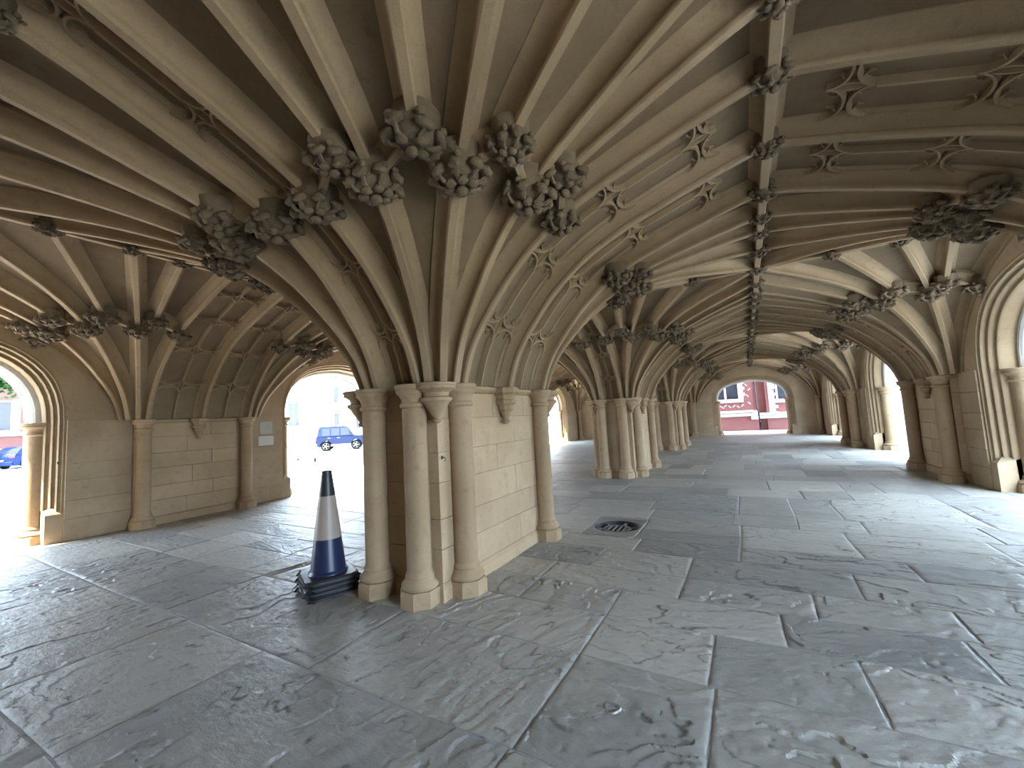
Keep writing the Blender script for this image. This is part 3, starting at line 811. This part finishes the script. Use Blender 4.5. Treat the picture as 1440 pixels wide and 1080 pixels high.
# cut the mortar bed under the drain: a bowl sits in the bed
mb = MB(); mb.rings([[(r * math.cos(a), r * math.sin(a), z) for a in ang] for r, z in ((.296, .118), (.290, .02), (.25, .006), (.05, .002))], True, False, True); mb.build('bowl', M['iron'], dr, 40)
mb = MB(); mb.rings([[(r * math.cos(a), r * math.sin(a), z) for a in ang] for r, z in ((.20, .012), (.20, .085), (.16, .09), (.16, .012))], True); mb.build('ring', M['ironlit'], dr, 30)
for j in range(4):
    mb = MB(); mb.box(-.012, .012, -.15, .15, 0, .02, .004); a = -.105 + .07 * j
    link('grate_bar', mb.mesh('grate_bar', M['ironlit'], 0), dr, (a, 0, .07), None, (1, math.sqrt(max(.1, 1 - (a / .16) ** 2)), 1))
for j in range(6):
    a = j * 1.05 + .3; mb = MB(); mb.box(-.05, .05, -.02, .02, 0, .05, .008)
    link('lug', mb.mesh('lug', M['ironlit'], 0), dr, (.25 * math.cos(a), .25 * math.sin(a), .045), (0, 0, a))
# small floor socket
mb = MB(); a8 = [2 * math.pi * j / 14 for j in range(14)]
mb.rings([[(r * (1 + .12 * math.sin(3 * a)) * math.cos(a), r * (1 + .12 * math.sin(3 * a)) * math.sin(a), z) for a in a8] for r, z in ((.046, .004), (.040, .011), (.030, .009), (.022, .003))], True, False, True)
s_ = mb.build('floor_socket', M['ironlit'], None, 40, (-.78, 2.29, 0)); tag(s_, 'small round metal socket set in a flagstone', 'socket')

# ------------------------------------------------------------------ stacked traffic cones
def cone(z, rz, full, label):
    e = empty('traffic_cone', (-3.80, 2.76, z), rz); tag(e, label, 'traffic cone', 'stacked traffic cones beside the pier')
    hb = .25; b = MB()
    oc = []
    for sx, sy in ((1, -1), (1, 1), (-1, 1), (-1, -1)):
        c = .05
        pts = [(sx * (hb - c), sy * hb), (sx * hb, sy * (hb - c))]
        if (sx > 0) == (sy > 0): pts = pts[::-1]
        oc += pts
    n = 32; ca = [2 * math.pi * j / n for j in range(n)]
    def resample(sc, zz):
        out = []
        for a in ca:
            c, s = math.cos(a), math.sin(a); t = min(hb / max(abs(c), 1e-6), hb / max(abs(s), 1e-6), (2 * hb - .055) / (abs(c) + abs(s)))
            out.append((c * t * sc, s * t * sc, zz))
        return out
    r0 = .170
    b.rings([[(r0 * math.cos(a), r0 * math.sin(a), .001) for a in ca], resample(1.0, .001), resample(1.0, .026), resample(.955, .030), resample(.93, .040), [((r0 + .03) * math.cos(a), (r0 + .03) * math.sin(a), .044) for a in ca], [(r0 * math.cos(a), r0 * math.sin(a), .044) for a in ca]], True)
    b.build('base', M['black'], e, 30)
    for s in (-1, 1):                      # moulded lugs at the corners
        for q in (-1, 1):
            mb = MB(); mb.rings([[(-.045, .0, 0), (.045, 0, 0), (0, 0, .0)], [(-.045, .03, 0), (.045, .03, 0), (0, .012, .036)]], True, True, True)
            link('corner_lug', mb.mesh('corner_lug', M['black'], 0), e, (s * .217, q * .217, .004), (0, 0, math.atan2(q, s) - math.pi / 2))
    def shell(z0, z1, ra, rb, nm, mat, out=.0):
        mb = MB(); t = .003
        mb.rings([[(r * math.cos(a), r * math.sin(a), zz) for a in ca] for r, zz in ((ra + out, z0), (rb + out, z1), (rb - t, z1), (ra - t, z0), (ra + out, z0))], True); return mb.build(nm, mat, e, 40)
    rr = lambda zz: .170 - (zz - .044) * .126
    zt = 1.04
    shell(.044, zt - .02, rr(.044), rr(zt - .02), 'body', M['coneblue'])
    if full:
        mb = MB(); mb.rings([[(r * math.cos(a), r * math.sin(a), zz) for a in ca] for r, zz in ((.188, .044), (.184, .058), (.168, .075), (.165, .072))], True); mb.build('collar', M['coneblue'], e, 40)
        shell(.375, .79, rr(.375), rr(.79), 'reflective_sleeve', M['conewhite'], .003)
        shell(.79, zt, rr(.79), rr(zt), 'dark_tip', M['conetip'], .003)
        mb = MB(); r = rr(zt); mb.rings([[(q * math.cos(a), q * math.sin(a), zz) for a in ca] for q, zz in ((r + .003, zt - .03), (r + .007, zt - .025), (r + .006, zt), (r - .012, zt), (r - .014, zt - .06))], True); mb.build('tip_rim', M['conetip'], e, 40)
CA = R(-24)
cone(.0, CA + .10, False, 'lowest black cone base of the stack, resting on the floor')
cone(.047, CA - .05, False, 'black cone base second up from the floor in the stack')
cone(.094, CA + .06, False, 'black cone base third up, directly under the topmost cone')
cone(.141, CA - .02, True, 'topmost traffic cone with blue body and pale reflective sleeve')

# ------------------------------------------------------------------ notices on the wall and ironwork
def wall_plate(name, y, z, w, h, mat, label):
    e = empty(name, (VL + .035, y, z)); tag(e, label, 'sign')
    mb = MB(); mb.box(0, .012, -w / 2, w / 2, -h / 2, h / 2, .004); mb.build('panel', mat, e, 0)
    for sy in (-1, 1):
        for sz in (-1, 1):
            mb = MB(); mb.lathe([(.008, 0), (.008, .004), (.004, .006)], 8); o = mb.build('screw', M['ironlit'], e, 40, (.012, sy * (w / 2 - .025), sz * (h / 2 - .025))); o.rotation_euler.y = math.pi / 2
wall_plate('notice_board', 5.60, 1.42, .36, .22, M['paper'], 'pale rectangular notice fixed to the stone wall beside the archway')
wall_plate('stone_tablet', 5.60, 1.72, .30, .30, M['paper2'], 'weathered square tablet above the pale notice on the wall')
def iron_hook(x, y, z, rz, label):
    e = empty('iron_hook', (x, y, z), rz); e.scale = (.55, .55, .55); tag(e, label, 'hook')
    mb = MB(); mb.lathe([(.03, 0), (.03, .008), (.012, .014)], 12); o = mb.build('back_plate', M['iron'], e, 30); o.rotation_euler.y = math.pi / 2
    mb = MB(); mb.tube([(.0, 0, 0), (.05, 0, 0), (.075, 0, -.02), (.07, 0, -.05), (.045, 0, -.05)], .007, 8); mb.build('hook', M['iron'], e, 50)
iron_hook(VC + CH + .006, U[1] - CL_ + .05, 1.28, 0, 'small iron hook on the corner of the pier by the cones')
iron_hook(VL + .10, U[1] - 1.95, 1.3, .5, 'small iron hook on the arch jamb towards the blue hatchback')

# ------------------------------------------------------------------ outside: ground, buildings, cars, tree
mb = MB()
for b_ in ((-120, VL - 1, -70, 110), (VR + 1, 90, -70, 110), (VL - 1, VR + 1, -70, UN - 1), (VL - 1, VR + 1, UF + 1, 110)): mb.box(*b_, -.6, -.05)
tag(mb.build('ground', M['road'], None, 0), 'pale sunlit road surface around the chapel', 'ground', kind='structure')
def slab(name, x0, x1, y0, y1, z0, z1, mat, label, cat):
    mb = MB(); mb.box(x0, x1, y0, y1, z0, z1, .02); tag(mb.build(name, mat, None, 0), label, cat, kind='structure')
slab('pavement', -14.6, VL - 1.12, UN - 8, UF + 8, -.2, -.012, M['kerb'], 'pale pavement strip outside the arches towards the cars', 'pavement')
slab('pavement', VR + 1.12, 16.0, UN - 8, UF + 8, -.2, -.012, M['kerb'], 'pale pavement strip outside the buttressed arches', 'pavement')
slab('pavement', -8, 8, UF + 1.12, 30.9, -.2, .02, M['kerb'], 'pale step in front of the red brick building', 'pavement')
slab('pavement', -47.9, -34, -30, 14, -.2, .03, M['kerb'], 'raised kerb below the brick house behind the hatchback', 'pavement')
slab('lawn', 16.1, 60, -50, 90, -.2, -.005, M['grass'], 'green lawn outside the buttressed arches', 'lawn')

def window(parent, x, z, w, h, y=0, nx=2, mat=None, frame=None):
    """window on a facade lying in local x-z, outward -y"""
    y -= .07; f = MB(); b = .09
    for (a0, a1, c0, c1) in ((x - w / 2 - b, x - w / 2, z - b, z + h + b), (x + w / 2, x + w / 2 + b, z - b, z + h + b), (x - w / 2, x + w / 2, z - b, z), (x - w / 2, x + w / 2, z + h, z + h + b)): f.box(a0, a1, y - .05, y + .08, c0, c1)
    for i in range(1, nx): xx = x - w / 2 + w * i / nx; f.box(xx - .06, xx + .06, y - .03, y + .08, z, z + h)
    fo = f.build('window', frame or M['white'], parent, 0)
    for i in range(nx):
        m2 = MB(); a = x - w / 2 + w * i / nx + (.06 if i else 0); c = x - w / 2 + w * (i + 1) / nx - (.06 if i < nx - 1 else 0)
        m2.box(a, c, y + .02, y + .04, z, z + h); m2.build('pane', M['glass'], fo, 0)
        m2 = MB(); m2.box(a, c, y + .045, y + .06, z + h * .08, z + h); m2.build('blind', mat or M['blind'], fo, 0)
        m2 = MB(); m2.box(a, c, y + .062, y + .07, z, z + h * .08); m2.build('gap', M['pipe'], fo, 0)

# red brick building framed by the end arch; facade faces -Y
e = empty('brick_building', (0, 31.0, 0)); tag(e, 'red brick building with white stone bands seen through the end arch', 'building')
def part(name, mat, x0, x1, y0, y1, z0, z1, ch=0, p=None):
    mb = MB(); mb.box(x0, x1, y0, y1, z0, z1, ch); return mb.build(name, mat, p or e, 0)
part('wall', M['brick'], -14, .62, .0, 8, 0, 12); part('wall', M['brick'], .62, 1.12, .35, 8, 0, 12); part('wall', M['brick'], 1.12, 14, .10, 8, 0, 12)
part('plinth_band', M['white'], -14, .36, -.16, 0, 1.18, 1.34, .02); part('plinth_band', M['white'], -14, .5, -.10, 0, .95, 1.16, .02)
part('plinth_band', M['white'], .7, 14, -.10, .12, .98, 1.12, .02); part('plinth_band', M['white'], .7, 14, -.04, .12, .76, .96, .02)
part('plinth_block', M['white'], .22, .62, -.12, 0, .72, .94, .02); part('plinth_block', M['white'], .36, .6, -.14, 0, .95, 1.3, .02)
part('sill_band', M['white'], -4.0, -.12, -.10, 0, 1.88, 2.10, .02); part('sill_band', M['white'], 1.62, 5, -.02, .10, 1.72, 1.92, .02)
for j in range(8):
    part('quoin', M['white'], -.32, (.0 if j % 2 else -.10), -.03, 0, 2.1 + .2 * j, 2.29 + .2 * j, .01)
    part('quoin', M['white'], 1.28, (1.62 if j % 2 else 1.78), .06, .10, .98 + .2 * j, 1.17 + .2 * j, .01)
for j in range(6): part('quoin', M['white'], 1.28, 1.70, .05, .10, 2.6 + .2 * j, 2.79 + .2 * j, .01)
window(e, -1.15, 2.12, 1.5, 1.9, -.02); window(e, -3.6, 2.12, 1.5, 1.9, -.02); window(e, 2.55, 1.95, 1.5, 1.9, .08); window(e, 5.2, 1.95, 1.5, 1.9, .08)
for x in (-9, -6.2): window(e, x, 2.12, 1.5, 1.9, -.02)
for x in (-9, -6.2, -3.6, -1.15, 2.55, 5.2, 8): window(e, x, 6.4, 1.5, 1.9, -.02 if x < 0 else .08)
for (x, z, a) in ((-1.7, 1.62, .7), (-1.55, 1.66, -.7), (-1.38, 1.60, .7), (-1.2, 1.70, -.6), (-.95, 1.62, .8), (-.7, 1.66, -.7), (-.45, 1.6, .7), (-.2, 1.68, -.7), (.12, 2.3, .9), (.25, 2.7, -.8), (.1, 3.0, .8), (.3, 3.3, -.7), (.2, 1.8, .8)):
    mb = MB(); mb.box(-.10, .10, -.012, .01, -.03, .03); o = mb.build('pale_brick', M['pale'], e, 0, (x, -.002, z)); o.rotation_euler.y = a
part('cellar_window', M['glass'], -2.25, -1.62, -.02, .05, .22, .85)
mb = MB(); mb.tube([(.72, .22, 0), (.72, .22, .5), (.68, .20, 1.0), (.62, .0, 1.35), (.6, -.04, 1.6), (.56, -.04, 9)], .05, 10); mb.build('drainpipe', M['pipe'], e, 50)

# brick house behind the hatchback; facade faces +X
e = empty('brick_house', (-50, 4, 0), R(90)); tag(e, 'brick house with white window surrounds behind the blue hatchback', 'building')
part('wall', M['brick2'], -16, 10, 0, 9, 0, 12); part('stone_base', M['white'], -16, 10, -.25, 0, .0, .55, .03); part('stone_band', M['white'], -16, 10, -.18, 0, .62, 1.0, .03); part('stone_band', M['white'], -16, 10, -.12, 0, 1.05, 1.5, .03)
part('sill_band', M['white'], -16, 10, -.14, 0, 2.45, 2.75, .03)
for i in range(6):
    window(e, -14 + i * 4.4, 2.9, 1.9, 2.2, -.03); window(e, -14 + i * 4.4, 7, 1.9, 2.2, -.03)
    part('surround', M['white'], -14 + i * 4.4 - 1.45, -14 + i * 4.4 - 1.06, -.08, 0, 2.75, 5.3, .02); part('surround', M['white'], -14 + i * 4.4 + 1.06, -14 + i * 4.4 + 1.45, -.08, 0, 2.75, 5.3, .02)
# pale stone building behind the parked four-by-four
e = empty('stone_building', (-44, 26, 0), R(90)); tag(e, 'pale sunlit stone building behind the parked off-road car', 'building')
part('wall', M['pale'], -11, 6.0, 0, 10, 0, 13); part('plinth', M['pale'], -11, 6.1, -.3, 0, 0, 1.0, .05); part('corner_pier', M['pale'], 4.6, 6.4, -.9, 0, 0, 13, .08); part('cornice', M['pale'], -11, 6.4, -.5, 0, 6.2, 6.7, .08)
for i in range(4):
    window(e, -9.3 + i * 3.7, 2.2, 1.3, 2.6, -.03); window(e, -9.3 + i * 3.7, 7.6, 1.3, 2.6, -.03)
# distant building across the far street
e = empty('terrace_building', (-50, 62, 0), R(60)); tag(e, 'distant pale terrace beyond the far end of the street', 'building')
part('wall', M['pale'], -26, 26, 0, 10, 0, 11); part('cornice', M['white'], -26, 26, -.4, 0, 10.4, 11, .05)
for i in range(12): window(e, -24 + i * 4.3, 1.6, 1.6, 2.6, -.03); window(e, -24 + i * 4.3, 6, 1.6, 2.6, -.03)

# cars -------------------------------------------------------------------------
def car(name, loc, rz, label, cat, L, Wd, Ht, wr, paint, roof, belt, hood, boxy, group=None):
    """x forward, origin at ground centre. roof: list of (x,z) roof line"""
    e = empty(name, loc, rz); tag(e, label, cat, group)
    hw = Wd / 2; fx, bx = L / 2, -L / 2; wx = (L * .30, -L * .30); z0 = .22 if not boxy else .32
    # lower body: closed side outline with wheel arches
    top = [(fx, belt * .62), (fx - .06, belt * .80), (fx - .25, hood), (roof[-1][0] + .05, belt + .02), (bx + .12, belt + .02), (bx + .02, belt - .12), (bx, belt * .55)]
    bot = [(bx + .02, z0 + .08)]
    for w in wx[::-1]:
        bot.append((w - wr - .07, z0))
        for j in range(9): a = math.pi * (1 - j / 8); bot.append((w + (wr + .06) * math.cos(a), max(z0, wr + (wr + .06) * math.sin(a))))
        bot.append((w + wr + .07, z0))
    bot.append((fx - .02, z0 + .08))
    prof = bot + top
    mb = MB(); rs = []
    for y, ins in ((-hw + .06, .05), (-hw, .0), (hw, .0), (hw - .06, .05)):
        rs.append([(x * (1 - ins * .3), y, z - (ins * .6 if z > belt - .1 else 0)) for x, z in prof])
    mb.rings(rs, True, True, True); mb.build('body', paint, e, 30)
    # cabin: lofted roof line
    mb = MB(); g = [(bx + .10, belt)] + roof + [(roof[-1][0] + .0 + (.62 if not boxy else .45), belt)]
    tw = .16 if not boxy else .09
    rs = []
    for y, f in ((-1, 1), (1, 1)):
        rs.append([(x, y * (hw - .04 - tw * ((z - belt) / (Ht - belt))), z) for x, z in g])
    mb.rings(rs, True, True, True); cab = mb.build('cabin', paint, e, 30)
    # side windows
    xs = [roof[0][0] + .22, roof[0][0] + .22 + (roof[-1][0] - roof[0][0]) * .30, roof[0][0] + .22 + (roof[-1][0] - roof[0][0]) * .62, roof[-1][0] + .18]
    for y in (-1, 1):
        for a, b in zip(xs, xs[1:]):
            zb, zt = belt + .05, Ht - .14
            def yy(z): return y * (hw - .035 - tw * ((z - belt) / (Ht - belt)))
            mb = MB(); q = [(a + .04, zb), (b - .04, zb), (b - (.04 if b != xs[-1] else .14), zt), (a + .04, zt)]
            mb.rings([[(x, yy(z) - y * .01, z) for x, z in q], [(x, yy(z) + y * .008, z) for x, z in q]], True, True, True); mb.build('side_window', M['carglass'], e, 0)
    for nm, (xa, za), (xb, zb), off in (('windscreen', g[-1], g[-2], 1), ('rear_window', g[0], g[1], -1)):
        mb = MB(); d = Vector((xb - xa, 0, zb - za)); n = Vector((abs(d.z), 0, abs(d.x) * .6)).normalized() * .01; n.x *= off
        a_ = Vector((xa, 0, za)) + d * (.12 if off > 0 else .30); b_ = Vector((xa, 0, za)) + d * .9; wa, wb = hw - .14, hw - .14 - tw
        q = [a_ + Vector((0, -wa, 0)), a_ + Vector((0, wa, 0)), b_ + Vector((0, wb, 0)), b_ + Vector((0, -wb, 0))]
        mb.rings([[p - n for p in q], [p + n for p in q]], True, True, True); mb.build(nm, M['carglass'], e, 0)
    for w in wx:
        for y in (-1, 1):
            t = MB(); yo = y * (hw - .11)
            t.lathe([(wr * .66, -.10), (wr * .93, -.11), (wr, -.07), (wr, .07), (wr * .93, .11), (wr * .66, .10)], 28)
            wh = t.build('wheel', M['tyre'], e, 40, (w, yo, wr)); wh.rotation_euler.x = math.pi / 2
            r = MB(); r.lathe([(wr * .66, -.10), (wr * .62, -.105), (wr * .58, -.06), (wr * .58, .06), (wr * .62, .105), (wr * .66, .10)], 28, cap=False)
            for j in range(5):
                a = 2 * math.pi * j / 5
                for s in (-1, 1): r.tube([(.04 * math.cos(a), .04 * math.sin(a), s * .085), (wr * .62 * math.cos(a), wr * .62 * math.sin(a), s * .095)], [.05, .035], 6)
            r.lathe([(.06, -.1), (.06, .1)], 12); r.build('rim', M['alloy'], wh, 40)
    for y in (-1, 1):
        mb = MB(); mb.box(-.05, .05, -.16, .16, -.09 if not boxy else -.2, .09, .02); mb.build('tail_lamp', M['redlamp'], e, 0, (bx + .03, y * (hw - .17), belt - .10))
        mb = MB(); mb.box(-.08, .08, -.18, .18, -.08, .08, .03); mb.build('headlamp', M['clearlamp'], e, 0, (fx - .08, y * (hw - .22), belt * .74))
        mb = MB(); mb.box(-.06, .06, -.09, .09, -.06, .06, .03); mb.build('door_mirror', paint, e, 0, (roof[-1][0] + .30, y * (hw + .07), belt + .08))
        mb = MB(); mb.box(bx + L * .30, fx - L * .30, y * (hw + .005) - .015, y * (hw + .005) + .015, z0 + .05, z0 + .17, .01); mb.build('side_sill', M['trim'], e, 0)
        for xx in (xs[1] - .1, xs[2] - .1):
            mb = MB(); mb.box(-.10, .10, -.015, .015, -.015, .015, .006); mb.build('door_handle', M['trim'], e, 0, (xx, y * (hw + .01), belt - .12))
    mb = MB(); mb.box(bx - .05, bx + .12, -hw + .05, hw - .05, z0 + .04, z0 + .30, .03); mb.build('bumper', paint if not boxy else M['trim'], e, 0)
    mb = MB(); mb.box(fx - .12, fx + .05, -hw + .05, hw - .05, z0 + .04, z0 + .30, .03); mb.build('bumper', paint if not boxy else M['trim'], e, 0)
    mb = MB(); mb.box(bx - .065, bx - .045, -.26, .26, z0 + .34, z0 + .45); mb.build('number_plate', M['plate'], e, 0)
    if boxy:
        for y in (-1, 1):
            mb = MB(); mb.tube([(roof[0][0] + .1, y * (hw - .22), Ht + .03), (roof[-1][0] - .1, y * (hw - .22), Ht + .03)], .02, 6); mb.build('roof_rail', M['trim'], e, 40)
    return e
GZ = -.05
car('off_road_car', (-27.9, 21.7, GZ), R(46), 'navy blue off-road car parked in front of the pale building', 'car', 3.6, 1.8, 1.86, .37, M['suvblue'], [(-1.60, 1.70), (-1.48, 1.86), (.22, 1.86), (.5, 1.76)], 1.10, 1.06, True)
car('hatchback_car', (-47.2, 9.5, .03), R(118), 'bright blue hatchback parked in front of the brick house', 'car', 4.4, 1.86, 1.60, .35, M['carblue'], [(-1.72, 1.40), (-1.40, 1.56), (-.1, 1.60), (.40, 1.53)], .98, .95, False)

# pigeons on the sunlit road
def pigeon(x, y, rz, pitch, label):
    e = empty('pigeon', (x, y, GZ), rz); tag(e, label, 'pigeon', 'pigeons on the road')
    mb = MB(); spine = [(-.20, .05, .008), (-.13, .085, .03), (-.05, .11, .062), (.03, .125, .072), (.09, .145, .055), (.115, .19, .033), (.125, .23, .034), (.15, .245, .028), (.168, .24, .010)]
    n = 12; rs = []
    for i, (px, pz, r) in enumerate(spine):
        rs.append([(px - (.25 * r * math.sin(2 * math.pi * j / n) if 2 < i < 7 else 0), r * math.cos(2 * math.pi * j / n), pz + pitch * px + r * math.sin(2 * math.pi * j / n)) for j in range(n)])
    mb.rings(rs, True, True, True); mb.build('body', M['pigeon'], e, 60)
    mb = MB(); mb.tube([(.165, 0, .238 + pitch * .16), (.195, 0, .228 + pitch * .18)], [.009, .002], 6); mb.build('beak', M['beak'], e, 40)
    for s in (-1, 1):
        mb = MB(); mb.tube([(.0, s * .03, .08), (.0, s * .03, .0)], .006, 6)
        for a in (-.5, 0, .5): mb.tube([(0, s * .03, .006), (.035 * math.cos(a), s * .03 + .035 * math.sin(a), .004)], .004, 5)
        mb.build('leg', M['beak'], e, 40)
pigeon(-21.4, 13.8, 2.3, -.3, 'pigeon pecking low on the road in front of the off-road car')
pigeon(-19.5, 13.5, -.6, .5, 'upright pigeon standing on the road in front of the off-road car')

# trees
def tree(x, y, zc, rx, rz_, nleaf, label, seed):
    rng = random.Random(seed); e = empty('leafy_tree', (x, y, GZ)); tag(e, label, 'tree')
    mb = MB(); mb.tube([(0, 0, 0), (.05, .02, 1.2), (.0, .1, 2.6), (.1, 0, zc - .5), (.1, 0, zc + 1.5)], [.30, .24, .2, .15, .05], 10)
    for j in range(7):
        a = j * .9 + rng.random(); z = zc - 1.8 + .5 * j
        mb.tube([(.05, 0, z - .6), (math.cos(a) * rx * .4, math.sin(a) * rx * .4, z + .3), (math.cos(a) * rx * .75, math.sin(a) * rx * .75, z + .7)], [.09, .06, .02], 6)
    mb.build('trunk', M['bark'], e, 50)
    mb = MB()
    clumps = []
    for j in range(46):
        d = Vector((rng.gauss(0, 1), rng.gauss(0, 1), rng.gauss(0, 1))).normalized() * rng.uniform(.45, 1)
        clumps.append((Vector((d.x * rx, d.y * rx, zc + d.z * rz_)), rng.uniform(.6, 1.1)))
    for j in range(nleaf):
        c, r = clumps[rng.randrange(len(clumps))]
        p = c + Vector((rng.gauss(0, .5), rng.gauss(0, .5), rng.gauss(0, .4))) * r
        a = Vector((rng.gauss(0, 1), rng.gauss(0, 1), rng.gauss(0, .6))).normalized(); b = a.orthogonal().normalized(); b = Matrix.Rotation(rng.random() * 6, 3, a) @ b
        s = rng.uniform(.10, .19); mid = p + a.cross(b) * s * .12
        mb.add([p - a * s, mid + b * s * .55, p + a * s, mid - b * s * .55], [(0, 1, 2), (0, 2, 3)])
    o = mb.build('foliage', M['leaf'], e, 0); o['kind'] = 'stuff'
tree(-38, 5.2, 8.0, 4.2, 3.4, 20000, 'leafy green tree in front of the brick house', 3)
tree(26, 14, 6.5, 4, 3.2, 7000, 'leafy tree on the lawn outside the buttressed arches', 5)

# ------------------------------------------------------------------ light portals in the open arches (sampling guides for the sky)
def portal(loc, direction, w, h):
    l = bpy.data.lights.new('sky_portal', 'AREA'); l.shape = 'RECTANGLE'; l.size = w; l.size_y = h; l.cycles.is_portal = True
    o = bpy.data.objects.new('sky_portal', l); COL.objects.link(o); o.location = loc
    o.rotation_euler = Vector(direction).to_track_quat('-Z', 'Y').to_euler()
for k in range(4):
    c = (U[k] + U[k + 1]) / 2
    portal((VR + TH + .05, c, 1.55), (-1, 0, 0), 3.3, 3.2); portal((VL - TH - .05, c, 1.55), (1, 0, 0), 3.3, 3.2)
for y, s in ((UF + TH + .05, -1),):
    for cx in ((VC + PA + VR) / 2 - .1, (VL + VC - PA) / 2): portal((cx, y, 1.55), (0, s, 0), 3.5, 3.2)
